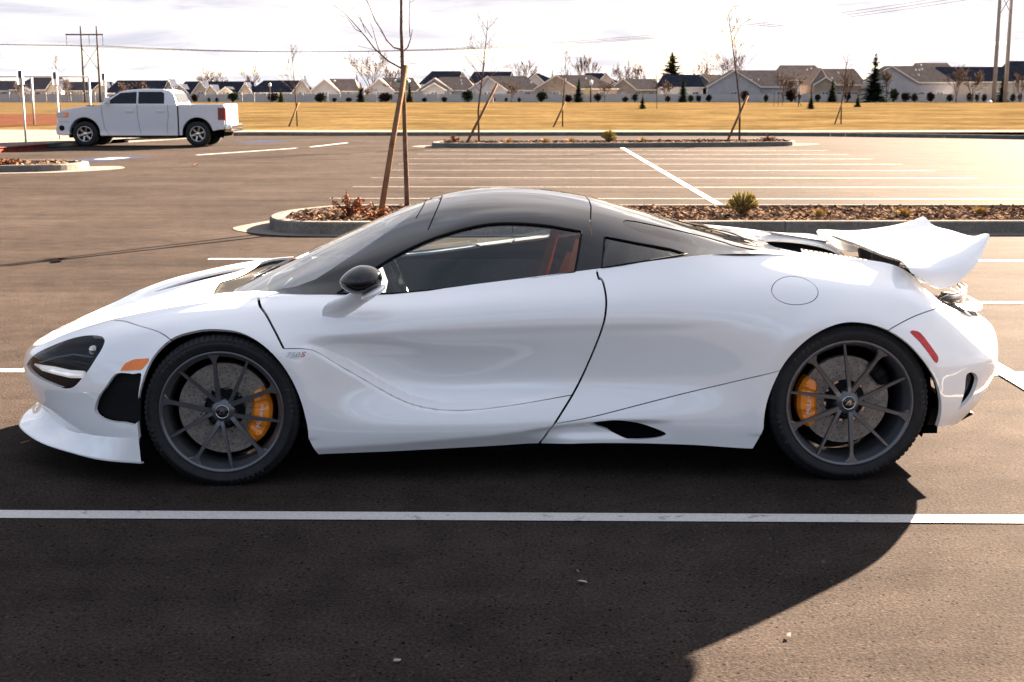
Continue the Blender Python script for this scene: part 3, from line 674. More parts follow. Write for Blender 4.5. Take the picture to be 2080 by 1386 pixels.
BT=[(755,108,190,46,'large fan-shaped bare tree behind the brown roofs',325,3),(800,135,185,28,'smaller bare tree right of the large fan-shaped one',330,2),(1490,103,180,48,'broad bare tree behind the largest front gable',325,3),(1068,130,180,34,'bare tree top behind the middle roofs',330,2),(1180,122,180,12,'slim bare poplar behind the roofs, left of a pair',335,1),(1192,120,180,12,'slim bare poplar behind the roofs, right of a pair',335,1),(1262,135,185,30,'bare tree behind the roofs left of the spruce',330,2),(1298,135,185,28,'bare tree nearest the left of the large spruce',330,2),(1430,128,180,26,'faint thin bare tree right of the large spruce',340,2),(420,140,185,26,'bare tree behind the row of small gables by the pickup bed',320,2),(445,150,185,22,'second bare tree behind the small gables by the pickup bed',322,2),(740,172,206,24,'small reddish bare tree before the second brown gable',266,2),(1040,163,205,24,'small bare ornamental tree by the fence near the middle',266,2),(1228,165,205,24,'small bare ornamental tree right of the middle brown roof',266,2),(1352,165,205,26,'reddish bare ornamental tree before the navy-roofed house',266,2),(1590,150,206,34,'reddish bare tree in front of the large gabled house',266,2),(1615,152,206,30,'second reddish bare tree beside the large gabled house',264,2),(1800,142,206,26,'bare tree just right of the ragged conifer',266,2),(1942,140,205,30,'left one of two round bare trees before the right fence',266,2),(1974,142,205,34,'right one of two round bare trees before the right fence',265,2),(1720,150,206,24,'bare tree behind the rightmost sapling',266,2),(510,150,190,24,'bare tree by the dark-roofed house right of the pickup',318,2),(2072,150,205,22,'bare tree at the right frame edge by the fence',266,2),(40,168,206,18,'small bare tree among the houses at the far left',270,2),(138,160,206,26,'bare tree cluster behind the ball fence',270,2),(255,165,206,16,'small bare tree before the dark roof above the pickup cab',270,2),(290,165,206,14,'second small bare tree before the dark roof above the pickup',270,2)]
for i,(px,t_,b_,wd,l,Y,ns) in enumerate(BT):
    c=at(px,b_,Y); c.z=.36; h=(at(px,t_,Y)-c).z; bare_tree('bare_tree',l,'tree',c,h,wd*Y/2700,200+i,trunk_frac=.20,lev=4,nb=3,group='bare trees beyond the field',minr=.030,nstem=ns,mat=barkfar)
# ================================================================ houses, fence, poles
roofbrown=two_tone('brown_shingle',(.17,.135,.115),(.24,.19,.16),1.2,.9,.4,6,fine=5)
roofdark=two_tone('navy_shingle',(.018,.021,.032),(.034,.038,.052),1.2,.85,.4,6,fine=5)
wallg=two_tone('grey_siding',(.36,.36,.38),(.42,.42,.44),.8,.85,.1,4)
wallc=two_tone('cream_siding',(.42,.38,.33),(.50,.45,.39),.8,.85,.1,4)
wallb=two_tone('tan_siding',(.30,.25,.20),(.36,.30,.25),.8,.85,.1,4)
trimm=pmat('white_trim',(.72,.68,.62),rough=.7,noise=.05)
winm=pmat('house_window_glass',(.10,.12,.15),rough=.08,coat=.6,noise=.1,nscale=1)
fencem=two_tone('vinyl_fence',(.45,.42,.40),(.52,.49,.47),.6,.7,.1,5)
def poly_prism(bm,quad):
    vs=[bm.verts.new(p) for p in quad]; bm.faces.new(vs)
def house(label,Y,x0,x1,eave,ridge,r0,r1,gables=(),roof=roofbrown,wall=wallg,depth=9.0,vents=0,group='houses beyond the field'):
    """x0,x1 roof ends, r0,r1 ridge ends, eave/ridge heights, all taken at distance Y"""
    A=at(x0,eave,Y); B=at(x1,eave,Y); ze=A.z; zr=at((r0+r1)/2,ridge,Y).z; X0,X1=A.x,B.x; R0=at(r0,ridge,Y).x; R1=at(r1,ridge,Y).x; g=.37
    t=thing('house',label,'house',((X0+X1)/2,Y,g),group=group); ox=(X0+X1)/2; ov=.35
    bm=bmesh.new(); box(bm,X0-ox+ov,X1-ox-ov,ov,depth-ov,-.3,ze-g+.05); bm_obj('wall',bm,wall,t)
    bm=bmesh.new(); z0=ze-g; z1=zr-g; th=.12
    a,b,c,d=(X0-ox,-.1,z0),(X1-ox,-.1,z0),(X1-ox,depth+.1,z0),(X0-ox,depth+.1,z0); e,f=(R0-ox,depth*.5,z1),(R1-ox,depth*.5,z1)
    V=[bm.verts.new(p) for p in (a,b,c,d,e,f)]; V2=[bm.verts.new((p[0],p[1],p[2]-th)) for p in (a,b,c,d)]
    bm.faces.new((V[0],V[1],V[5],V[4])); bm.faces.new((V[2],V[3],V[4],V[5])); bm.faces.new((V[1],V[2],V[5])); bm.faces.new((V[3],V[0],V[4]))
    for i in range(4): bm.faces.new((V[i],V2[i],V2[(i+1)%4],V[(i+1)%4]))
    bm.faces.new(V2[::-1]); rf=bm_obj('roof',bm,roof,t)
    bm=bmesh.new(); box(bm,X0-ox,X1-ox,-.16,-.10,z0-.24,z0-.01); bm_obj('fascia',bm,trimm,rf)
    rg=random.Random(int(x0)*7+int(ridge))
    for k in range(vents):
        u=rg.uniform(.2,.9); v=rg.uniform(.3,.85); px=(X0+(X1-X0)*u)-ox; bm=bmesh.new(); zz_=z0+(z1-z0)*v; box(bm,px-.16,px+.16,depth*.5*v-.1,depth*.5*v+.25,zz_-.1,zz_+.38); bm_obj('roof_vent',bm,trimm,rf)
    for (g0,g1,gr,fw) in gables:
        G0=at(g0,eave,Y-fw).x-ox; G1=at(g1,eave,Y-fw).x-ox; gz=at((g0+g1)/2,gr,Y-fw).z-g; gm=(G0+G1)/2; ge=z0-.02; yb=depth*.5*max(.15,min(1.0,(gz-z0)/max(.2,(z1-z0))))
        bm=bmesh.new(); v=[bm.verts.new(p) for p in ((G0+.3,-fw+.3,-.3),(G1-.3,-fw+.3,-.3),(G1-.3,-fw+.3,ge+.02),(gm,-fw+.3,gz-.22),(G0+.3,-fw+.3,ge+.02))]; bm.faces.new(v)
        w=[bm.verts.new((p.co.x,.3,p.co.z)) for p in v]
        for i in (0,1,4): bm.faces.new((v[i],w[i],w[(i+1)%5],v[(i+1)%5]))
        bm_obj('gable_wall',bm,wall,t)
        bm=bmesh.new()
        for sx,ex in ((G0,gm),(G1,gm)):
            q=[(sx,-fw-.15,ge),(ex,-fw-.15,gz),(ex,yb,gz),(sx,yb*.05,ge)]; vs=[bm.verts.new(p) for p in q]; ws=[bm.verts.new((p[0],p[1],p[2]-.14)) for p in q]
            bm.faces.new(vs if sx<ex else vs[::-1]); bm.faces.new(ws[::-1] if sx<ex else ws)
            for i in range(4): bm.faces.new((vs[i],ws[i],ws[(i+1)%4],vs[(i+1)%4]))
        gro=bm_obj('gable_roof',bm,roof,t)
        for sx,ex in ((G0,gm),(G1,gm)):
            bm=bmesh.new(); L=math.hypot(ex-sx,gz-ge); wv=.26
            q=[(sx,-fw-.19,ge-.02),(ex,-fw-.19,gz-.02),(ex,-fw-.19,gz-.02-wv),(sx,-fw-.19,ge-.02-wv)]; vs=[bm.verts.new(p) for p in q]; ws=[bm.verts.new((p[0],p[1]+.035,p[2])) for p in q]
            bm.faces.new(vs); bm.faces.new(ws[::-1])
            for i in range(4): bm.faces.new((vs[i],vs[(i+1)%4],ws[(i+1)%4],ws[i]))
            bm_obj('rake_board',bm,trimm,gro)
        if G1-G0>3.2:
            wx=gm; fr=bpy.data.objects.new('window',None)
            bm=bmesh.new(); box(bm,wx-.75,wx+.75,-fw+.24,-fw+.31,1.0,2.1); wf=bm_obj('window',bm,trimm,t)
            for k in (-1,1):
                bm=bmesh.new(); box(bm,wx+k*.35-.30,wx+k*.35+.30,-fw+.225,-fw+.245,1.08,2.02); bm_obj('pane',bm,winm,wf)
    for u in ((.35,) if X1-X0<8 else (.55,.8)):
        wx=X0+(X1-X0)*u-ox; bm=bmesh.new(); box(bm,wx-.7,wx+.7,ov-.05,ov+.02,1.0,2.1); wf=bm_obj('window',bm,trimm,t); bm=bmesh.new(); box(bm,wx-.6,wx+.6,ov-.07,ov-.045,1.08,2.02); bm_obj('pane',bm,winm,wf)
    return t
D,Bn=roofdark,roofbrown
HS=[('pale house with stepped white gables at the far left behind the ball fence',285,18,122,182,157,50,112,[(30,62,176,3),(92,126,160,2)],D,wallc,0),
('low dark-roofed house behind the sign posts left of the pickup',290,112,226,184,166,125,215,[(186,224,167,2)],D,wallc,0),
('long dark-roofed house directly above the pickup cab',285,212,352,189,163,226,344,[(330,356,161,1.5),(346,384,171,4)],D,wallg,0),
('dark-roofed house with a row of small white gables above the pickup bed',285,356,516,190,165,366,508,[(388,427,165,3),(414,442,172,5),(439,477,176,6),(483,514,167,2)],D,wallc,0),
('dark-roofed house ending in a bright white gable right of the pickup',285,503,636,188,163,528,606,[(592,634,161,2)],D,wallc,1),
('brown-roofed house with pale blue-grey gable, first brown roof from the left',285,630,730,185,160,656,716,[(629,690,160,2)],Bn,wallg,3),
('brown-roofed house with wide pale gable left of the thick stake',285,738,858,185,158,766,836,[(738,803,159,2)],Bn,wallg,2),
('navy roof standing up behind the houses right of the thick stake',318,848,954,172,144,875,934,[(926,954,145,1)],D,wallg,0),
('brown-roofed house with two nested grey gables right of the stake',285,850,970,183,156,892,946,[(846,920,158,2),(856,907,168,4)],Bn,wallg,3),
('navy roof behind the second sapling',318,946,1048,170,145,962,1040,[(1030,1050,146,1)],D,wallg,0),
('brown-roofed house with long row of ridge caps behind the second sapling',283,950,1102,183,154,992,1068,[(948,1032,154,2)],Bn,wallg,2),
('small navy roof peeking behind the middle houses',320,1052,1150,172,149,1085,1095,[(1062,1112,149,1)],D,wallg,0),
('brown-roofed house with tan gable in the middle behind the pointed conifer',283,1085,1258,180,152,1136,1203,[(1084,1176,152,2)],Bn,wallb,3),
('navy roof with pale gable behind the middle brown roof',320,1180,1262,170,148,1192,1226,[(1210,1252,148,1)],D,wallg,0),
('tan gabled house with light rake boards near the street lamp',290,1236,1345,182,160,1266,1335,[(1236,1294,159,2)],Bn,wallb,0),
('navy-roofed house with white wall right of the large spruce base',283,1340,1432,177,151,1352,1426,[],D,trimm,0),
('brown gabled house tucked behind the navy-roofed one',290,1395,1478,180,151,1424,1470,[(1394,1456,151,2)],Bn,wallb,0),
('large brown-roofed house with the widest blue-grey gable behind the leaning sapling',280,1437,1622,176,142,1491,1586,[(1435,1547,142,2)],Bn,wallg,3),
('tall brown roof rising behind the widest gable house',320,1575,1690,162,132,1592,1664,[],Bn,wallg,2),
('brown-roofed house with a grey front gable behind the walking person',283,1640,1762,172,139,1676,1746,[(1645,1688,138,2),(1652,1702,156,4)],Bn,wallb,2),
('wide brown-roofed house with bare grey gable end right of the ragged conifer',280,1791,1942,167,133,1809,1904,[(1752,1866,133,1.5)],Bn,wallg,5),
('brown roof top behind the wide house on the right',325,1860,1952,155,127,1870,1936,[],Bn,wallg,2),
('long navy-roofed house behind the power poles',290,1900,2062,166,135,1915,2052,[],D,wallc,0),
('tall navy-roofed house at the right frame edge',292,2040,2180,164,123,2062,2160,[],D,wallc,0),
('far-left house cut by the frame edge',288,-70,26,184,164,-60,16,[],D,wallg,0)]
for h in HS: house(h[0],h[1],h[2],h[3],h[4],h[5],h[6],h[7],h[8],h[9],h[10],vents=h[11])
# vinyl fence along the back of the field
fx0=at(-30,205,276).x; fx1=at(2130,205,276).x
fence=thing('vinyl_fence','long pale privacy fence running along the back of the field below the houses','fence',(0,276,.37))
bm=bmesh.new(); box(bm,-1.17,1.17,-.02,.02,.05,1.62); box(bm,-1.17,1.17,-.035,.035,.05,.20); box(bm,-1.17,1.17,-.035,.035,1.45,1.62)
pan=bm_obj('fence_panel',bm,fencem,fence); bm=bmesh.new(); box(bm,-.065,.065,-.065,.065,-.2,1.85); box(bm,-.09,.09,-.09,.09,1.85,1.92); pst=bm_obj('fence_post',bm,fencem,fence)
k=0; x=fx0
while x<fx1:
    if k==0: pan.location=(x+1.25,0,0); pst.location=(x,0,0)
    else: share('fence_panel',pan.data,fence,(x+1.25,0,0)); share('fence_post',pst.data,fence,(x,0,0))
    x+=2.5; k+=1
bed=two_tone('dark_planting_strip',(.035,.028,.022),(.06,.05,.035),.8,.95,.5,6)
struct(mesh_obj('planting_strip',[(fx0,263,.395),(fx1,263,.395),(fx1,275,.395),(fx0,275,.395)],[(0,1,2,3)],bed,smooth=False))
# power poles
polem=two_tone('pole_timber',(.09,.075,.068),(.13,.11,.10),1.5,.9,.2,10); poleg=two_tone('pole_steel',(.26,.24,.23),(.32,.30,.29),1.0,.6,.1,10)
wirem=pmat('wire',(.16,.15,.15),rough=.6)
LP0=at(172,205,262); LP1=at(204,205,262); zt=at(150,57,262).z
lt=thing('power_pylon','dark wooden H-frame power pole rising behind the pickup at left','power pole',((LP0.x+LP1.x)/2,262,.36)); ox=lt.location.x
for p in (LP0,LP1):
    bm=bmesh.new(); tube(bm,[(p.x-ox,0,-.3),(p.x-ox,0,zt*.5),(p.x-ox,0,zt)],[.24,.20,.15],8); bm_obj('pole',bm,polem,lt,True)
ca=at(133,70,262); cb=at(210,71,262)
bm=bmesh.new(); box(bm,ca.x-ox,cb.x-ox,-.12,.12,ca.z-.55,ca.z-.28); bm_obj('crossarm',bm,polem,lt)
zb0=at(190,122,262).z-.36; zb1=at(190,100,262).z-.36
for (a,b) in (((LP0.x-ox,zb1+.3),(LP1.x-ox,at(190,142,262).z-.36)),((LP1.x-ox,zb1+.3),(LP0.x-ox,at(190,142,262).z-.36))):
    bm=bmesh.new(); tube(bm,[(a[0],-.15,a[1]),(b[0],-.15,b[1])],.07,5); bm_obj('brace',bm,polem,lt)
arms=[]
for q in (ca.x-ox+.15,0,cb.x-ox-.15):
    bm=bmesh.new(); tube(bm,[(q,0,ca.z-.6),(q,0,ca.z-2.5)],[.07,.05],6); bm_obj('insulator',bm,polem,lt); arms.append(Vector((q+ox,262,ca.z+.36-2.5)))
RP=[at(2018,205,262),at(2041,205,262)]
rt=thing('power_pylon','pale steel twin power poles crossing the right side of the sky','power pole',((RP[0].x+RP[1].x)/2,262,.36)); ox2=rt.location.x
for i,p in enumerate(RP):
    bm=bmesh.new(); tube(bm,[(p.x-ox2,0,-.3),(p.x-ox2,0,12),(p.x-ox2,0,25)],[.40,.36,.30],10); bm_obj('pole',bm,poleg,rt,True)
for (za,zb_) in ((20.6,16.6),(16.6,20.6)):
    bm=bmesh.new(); tube(bm,[(RP[0].x-ox2,-.3,za),(RP[1].x-ox2,-.3,zb_)],.08,5); bm_obj('brace',bm,poleg,rt)
bm=bmesh.new(); box(bm,-4.2,4.2,1.8,2.2,23.2,23.6); bm_obj('crossarm',bm,poleg,rt)
for i,a in enumerate(arms):
    b=Vector((ox2+(-3.8,0,3.8)[i],264,21.6)); bm=bmesh.new(); P=[]
    for k in range(25):
        u=k/24; p=a.lerp(b,u); p.z-=4*5.0*u*(1-u); P.append(p)
    tube(bm,P,.040,4,False); o=bm_obj('power_line',bm,wirem); tag(o,('lowest','middle','highest')[i]+' power line sagging across the sky between the two pylons','wire','wires between the pylons')
    c=a+Vector((-60,6,3)); bm=bmesh.new(); tube(bm,[a,(a+c)/2-Vector((0,0,1.0)),c],.035,4,False); o=bm_obj('power_line',bm,wirem); tag(o,('first','second','third')[i]+' power line leaving the left pylon towards the frame edge','wire','wires at the left pylon')
# ball-field fence, sign posts, lamps
galv=pmat('galvanised_pipe',(.50,.48,.46),rough=.45,metal=.5,noise=.1); white_post=pmat('white_post',(.42,.41,.40),rough=.5,noise=.05)
def chain_mat():
    m,t,b=new_mat('chain_link'); b.inputs['Base Color'].default_value=(.35,.34,.33,1); b.inputs['Roughness'].default_value=.5
    tcn=t.nodes.new('ShaderNodeTexCoord'); sp=t.nodes.new('ShaderNodeSeparateXYZ'); t.links.new(tcn.outputs['Object'],sp.inputs[0]); outs=[]
    for s in (1,-1):
        a=t.nodes.new('ShaderNodeMath'); a.operation='MULTIPLY_ADD'; t.links.new(sp.outputs[2],a.inputs[0]); a.inputs[1].default_value=s; t.links.new(sp.outputs[0],a.inputs[2])
        f=t.nodes.new('ShaderNodeMath'); f.operation='PINGPONG'; t.links.new(a.outputs[0],f.inputs[0]); f.inputs[1].default_value=.045
        g_=t.nodes.new('ShaderNodeMath'); g_.operation='LESS_THAN'; t.links.new(f.outputs[0],g_.inputs[0]); g_.inputs[1].default_value=.0035; outs.append(g_.outputs[0])
    mx=t.nodes.new('ShaderNodeMath'); mx.operation='MAXIMUM'; t.links.new(outs[0],mx.inputs[0]); t.links.new(outs[1],mx.inputs[1]); t.links.new(mx.outputs[0],b.inputs['Alpha']); return m
bf=thing('ball_fence','tall galvanised chain-link ball fence at the left behind the sign posts','fence',(at(70,260,70).x,70,.14)); o3=bf.location
H=(at(60,156,70)).z-.14
for px in (-60,70,186): 
    x=at(px,260,70).x-o3.x; bm=bmesh.new(); tube(bm,[(x,0,-.2),(x,0,H)],.055,8); bm_obj('fence_post',bm,galv,bf,True)
xa=at(-60,260,70).x-o3.x; xb=at(186,260,70).x-o3.x
bm=bmesh.new(); tube(bm,[(xa,0,H),(xb,0,H)],.035,6); bm_obj('top_rail',bm,galv,bf,True)
mesh_obj('chain_link',[(xa,.02,0),(xb,.02,0),(xb,.02,H),(xa,.02,H)],[(0,1,2,3)],chain_mat(),bf,smooth=False)
SIGNL=['leftmost white accessible parking sign post beside the pickup nose','second white accessible parking sign post in front of the pickup nose','third accessible parking sign post seen over the pickup hood']
for i,(px,py,Y,tp) in enumerate(((53,297,43.9,140),(122,290,46.8,143),(219,284,49.6,146))):
    b=at(px,py,Y); z0=.0 if i==0 else .14; b.z=z0; s=thing('sign_post',SIGNL[i],'sign',b,group='accessible parking signs'); h=at(px,tp,Y).z-z0
    bm=bmesh.new(); tube(bm,[(0,0,-.1),(0,0,h-.55)],.032,8); tube(bm,[(0,0,h-.56),(0,0,h-.05)],.028,8); bm_obj('post',bm,white_post,s,True)
    bm=bmesh.new(); box(bm,-.15,.15,-.012,-.006,-.25,.25); pl=bm_obj('sign_plate',bm,white_post,s,loc=(-.03,-.04,h-.25),rot=(0,0,R(68)))
    bm=bmesh.new(); box(bm,-.11,.11,-.016,-.013,-.05,.20); bm_obj('sign_symbol',bm,bluep,pl)
# wheel stop in front of the pickup
bm=bmesh.new(); box(bm,-.9,.9,-.09,.09,0,.13); bevel(bm,.03); o=bm_obj('wheel_stop',bm,concrete,None,False,loc=(-14.75,43.7,.002),rot=(0,0,R(64))); tag(o,'concrete wheel stop at the front tyre of the pickup','wheel stop')
# street lamp near the middle houses
lb=at(1200,207,262); l=thing('lamp_post','short dark lamp post with white head in front of the tan gabled house','lamp post',(lb.x,262,.37)); bm=bmesh.new(); tube(bm,[(0,0,-.2),(0,0,3.3)],[.22,.14],8); bm_obj('post',bm,polem,l,True); bm=bmesh.new(); lathe(bm,[(.1,3.3),(.30,3.5),(.34,4.1),(.1,4.3)],10,'z'); bm_obj('lamp_head',bm,trimm,l,True)
lb=at(549,207,262); l=thing('lamp_post','thin lamp post with white head at the dark-roofed house right of the pickup','lamp post',(lb.x,262,.37)); bm=bmesh.new(); tube(bm,[(0,0,-.2),(0,0,3.0)],.09,8); bm_obj('post',bm,polem,l,True); bm=bmesh.new(); lathe(bm,[(.06,3.0),(.26,3.1),(.28,3.55),(.06,3.75)],10,'z'); bm_obj('lamp_head',bm,trimm,l,True)
sb=at(1192,205,255); s=thing('street_sign','round yellow-centred sign on a post by the pointed conifer','sign',(sb.x,255,.37)); bm=bmesh.new(); tube(bm,[(0,0,-.2),(0,0,2.6)],.05,6); bm_obj('post',bm,galv,s,True); bm=bmesh.new(); lathe(bm,[(0,-.03),(.52,-.03),(.52,.03),(0,.03)],20); bmesh.ops.translate(bm,verts=bm.verts,vec=(0,-.08,2.2)); bm_obj('sign_plate',bm,pmat('yellow_sign',(.62,.48,.16),rough=.5),s); bm=bmesh.new(); box(bm,-.5,.5,-.09,-.05,2.75,3.05); bm_obj('name_plate',bm,tiem,s)
# transformer box, small white object by the poles
bm=bmesh.new(); box(bm,-.5,.5,-.4,.4,0,1.0); box(bm,-.55,.55,-.45,.45,1.0,1.08); bevel(bm,.02); ub=at(997,205,258); tag(bm_obj('utility_box',bm,fencem,None,loc=(ub.x,258,.37)),'pale utility box in the planting strip behind the second sapling','utility box')
bm=bmesh.new(); bmesh.ops.create_icosphere(bm,subdivisions=2,radius=.45); 
for v in bm.verts: v.co.z=max(-.1,v.co.z*.9); v.co.x*=1.1+.15*math.sin(5*v.co.y)
ub=at(2010,206,258); tag(bm_obj('boulder',bm,trimm,None,True,loc=(ub.x,258,.37)),'small white boulder at the foot of the left steel power pole','boulder')
# hoop frame and three stakes in the field
for i,px in enumerate((1572,1581,1589)):
    b=at(px,213,175); bm=bmesh.new(); tube(bm,[(0,0,-.1),(0,0,1.65)],.035,6); o=bm_obj('field_stake',bm,stakem,None,loc=(b.x,175,.36)); tag(o,('left','middle','right')[i]+' one of three thin stakes in the field left of the walking person','stake','three field stakes')
# ---------------------------------------------------------------- sports car: control net (half, y>0), metres, x to the rear, origin between the axles
ROWS=dict(
B=[(-2.29,0,.17),(-2.245,.33,.17),(-2.10,.60,.155),(-1.92,.80,.125),(-1.69,.915,.096),(-1.335,.92,.10),(-.98,.915,.121),(-.6,.91,.131),(-.2,.905,.146),(.25,.90,.162),(.65,.905,.153),(.98,.925,.138),(1.335,.93,.17),(1.74,.895,.22),(1.90,.73,.20),(2.0,.43,.22),(2.03,0,.23)],
L1=[(-2.35,0,.25),(-2.30,.34,.25),(-2.15,.62,.24),(-1.94,.82,.22),(-1.69,.93,.21),(-1.335,.955,.24),(-.97,.94,.25),(-.6,.935,.25),(-.2,.925,.255),(.25,.92,.265),(.65,.925,.265),(.97,.945,.26),(1.335,.955,.30),(1.75,.92,.29),(1.96,.75,.28),(2.08,.44,.29),(2.12,0,.29)],
L2=[(-2.385,0,.33),(-2.335,.35,.33),(-2.185,.63,.33),(-1.95,.83,.33),(-1.69,.935,.35),(-1.335,.965,.42),(-.97,.945,.42),(-.6,.885,.43),(-.2,.866,.435),(.25,.876,.44),(.65,.90,.445),(.97,.945,.46),(1.335,.97,.50),(1.745,.94,.40),(1.99,.765,.38),(2.14,.46,.38),(2.19,0,.38)],
M=[(-2.40,0,.41),(-2.35,.35,.41),(-2.20,.64,.41),(-1.96,.83,.43),(-1.69,.93,.48),(-1.335,.962,.62),(-.97,.935,.61),(-.6,.905,.64),(-.2,.905,.652),(.25,.918,.66),(.65,.927,.67),(.97,.945,.685),(1.335,.965,.70),(1.72,.935,.56),(1.99,.775,.495),(2.155,.47,.50),(2.215,0,.50)],
U=[(-2.385,0,.455),(-2.34,.34,.465),(-2.20,.62,.50),(-1.99,.79,.55),(-1.70,.875,.64),(-1.335,.885,.72),(-.97,.865,.735),(-.6,.878,.735),(-.2,.888,.755),(.25,.902,.775),(.65,.90,.80),(.97,.885,.83),(1.335,.865,.83),(1.69,.855,.735),(1.935,.755,.59),(2.13,.47,.578),(2.19,0,.58)],
C=[(-2.345,0,.495),(-2.305,.33,.505),(-2.18,.585,.553),(-2.00,.69,.632),(-1.70,.725,.714),(-1.335,.735,.768),(-.98,.745,.79),(-.62,.775,.797),(-.2,.79,.848),(.25,.795,.904),(.65,.775,.953),(.97,.665,.955),(1.335,.57,.922),(1.628,.648,.883),(1.79,.722,.742),(2.06,.46,.632),(2.15,0,.64)],
D1=[(-2.335,0,.50),(-2.28,.25,.513),(-2.13,.49,.556),(-1.96,.58,.632),(-1.68,.62,.722),(-1.335,.63,.784),(-.98,.66,.795),(-.62,.70,.79),(-.2,.72,.835),(.25,.72,.89),(.65,.70,.945),(.97,.57,.955),(1.335,.47,.92),(1.60,.45,.868),(1.84,.47,.735),(2.03,.3,.665),(2.10,0,.655)],
D2=[(-2.325,0,.505),(-2.25,.16,.522),(-2.08,.33,.563),(-1.92,.38,.613),(-1.66,.40,.69),(-1.335,.42,.765),(-.98,.45,.79),(-.62,.45,.79),(-.2,.45,.83),(.25,.45,.88),(.65,.45,.92),(.97,.36,.90),(1.335,.30,.86),(1.58,.28,.80),(1.80,.27,.725),(2.0,.2,.675),(2.08,0,.665)],
D3=[(-2.32,0,.508),(-2.22,0,.532),(-2.05,0,.58),(-1.89,0,.635),(-1.65,0,.712),(-1.335,0,.79),(-.98,0,.80),(-.62,0,.80),(-.2,0,.83),(.25,0,.88),(.65,0,.92),(.97,0,.905),(1.335,0,.87),(1.58,0,.81),(1.8,0,.73),(2.0,0,.68),(2.08,0,.668)])
# greenhouse: rows belt -> centre, keys front -> rear
GREEN=dict(
G0=[(-1.12,.70,.79),(-.85,.755,.795),(-.57,.775,.80),(-.3,.785,.835),(0,.79,.872),(.25,.795,.905),(.55,.785,.943),(.85,.72,.958),(1.2,.60,.935)],
G1=[(-1.18,.66,.785),(-.85,.68,.84),(-.57,.70,.89),(-.3,.715,.965),(0,.73,.985),(.25,.73,.975),(.55,.705,.972),(.85,.64,.966),(1.2,.53,.937)],
G2=[(-1.25,.60,.77),(-.86,.60,.895),(-.57,.62,.975),(-.3,.625,1.07),(0,.635,1.09),(.25,.63,1.057),(.55,.605,1.008),(.85,.54,.98),(1.2,.46,.935)],
G3=[(-1.36,.48,.745),(-.88,.46,.93),(-.59,.46,1.042),(-.3,.47,1.126),(0,.48,1.147),(.25,.47,1.122),(.55,.455,1.056),(.85,.43,.988),(1.2,.36,.928)],
G4=[(-1.44,.25,.72),(-.9,.25,.96),(-.6,.25,1.09),(-.3,.25,1.170),(0,.25,1.181),(.25,.25,1.151),(.55,.25,1.077),(.85,.25,.992),(1.2,.22,.915)],
G5=[(-1.46,0,.715),(-.9,0,.969),(-.6,0,1.10),(-.3,0,1.181),(0,0,1.191),(.25,0,1.16),(.55,0,1.083),(.85,0,.995),(1.2,0,.91)])
NKEY=[14,14,16,22,30,32,30,34,36,34,28,32,34,22,18,16]
def body_grids():
    W=np.array([ROWS[k] for k in ('B','L1','L2','M','U','C')])
    D=np.array([ROWS[k] for k in ('C','D1','D2','D3')])
    w=grid_from_net(W,NKEY,[14,18,20,18,16])
    d=grid_from_net(D,NKEY,[8,16,20])
    return w,d
def green_grid():
    g=np.array([GREEN[k] for k in ('G0','G1','G2','G3','G4','G5')])
    return grid_from_net(g,[24,26,26,26,24,26,26,24],[14,14,12,12,8])
def full(G):
    """half grid (y>=0, last/first column on the centre plane) -> near half followed by far half"""
    return G
# ================================================================ sports car
paint=pmat('white_paint',(.87,.875,.885),rough=.35,coat=1.0,spec=.15,noise=.01,nscale=3)
paint.node_tree.nodes['Principled BSDF'].inputs['Coat IOR'].default_value=1.9
blackg=pmat('black_gloss',(.008,.009,.012),rough=.3,coat=1.0,spec=0.0,noise=.02)
blackm=pmat('black_plastic',(.008,.008,.009),rough=.7,spec=.12,noise=.1,nscale=40)
voidm=pmat('dark_cavity',(.003,.003,.004),rough=.95,spec=.03,noise=.1)
chrome=pmat('chrome',(.62,.60,.57),rough=.08,metal=1.0)
rubber=pmat('tyre_rubber',(.016,.016,.018),rough=.72,spec=.25,noise=.25,nscale=30,bump=.15,bscale=180)
rimm=pmat('satin_black_rim',(.115,.118,.132),rough=.28,metal=.6,noise=.05,nscale=30)
discm=pmat('ceramic_disc',(.27,.235,.21),rough=.6,metal=.25,noise=.3,nscale=60)
orange=pmat('caliper_orange',(.92,.27,.014),rough=.35,coat=.5,noise=.06,nscale=30)
orangel=pmat('orange_lens',(.95,.21,.012),rough=.25,coat=.25,noise=.1,nscale=50)
redl=pmat('red_lens',(.50,.004,.008),rough=.25,coat=.25,noise=.25,nscale=45)
silver=pmat('silver_emblem',(.7,.7,.7),rough=.2,metal=1.0)
whitep=pmat('white_print',(.75,.75,.75),rough=.5)
redp=pmat('red_print',(.5,.01,.02),rough=.35)
interior=pmat('interior_alcantara',(.030,.035,.042),rough=.85,noise=.3,nscale=80)
beltm=pmat('seat_belt_orange',(.55,.10,.012),rough=.7,noise=.1)
glass_side=glassmat('side_glass',(.82,.89,.90),1.6)
glass_ws=glassmat('windscreen_glass',(.72,.79,.79),2.8)
glass_lamp=glassmat('lamp_glass',(.75,.76,.78),1.28)
RUNL=pmat('running_light_white',(.8,.8,.8),rough=.2,coat=.5); RUNL.node_tree.nodes['Principled BSDF'].inputs['Emission Color'].default_value=(1,.98,.95,1); RUNL.node_tree.nodes['Principled BSDF'].inputs['Emission Strength'].default_value=.022
CAR_O=(0.0788,6.44999,0.0); CAR_PSI=R(1.886358)
car=thing('sports_car','low white supercar with black roof and raised rear wing in the foreground bay','car',CAR_O,CAR_PSI)
def part(name,soup,mat,parent=car,rim=0.0,flip=False):
    s=soup
    if rim>0:
        s=Soup([],[],[]); s.V=list(soup.V); s.N=list(soup.N); s.F=list(soup.F); s.join(soup.rim(rim))
    return mesh_obj(name,s.V,s.F,mat,parent,N=s.N)
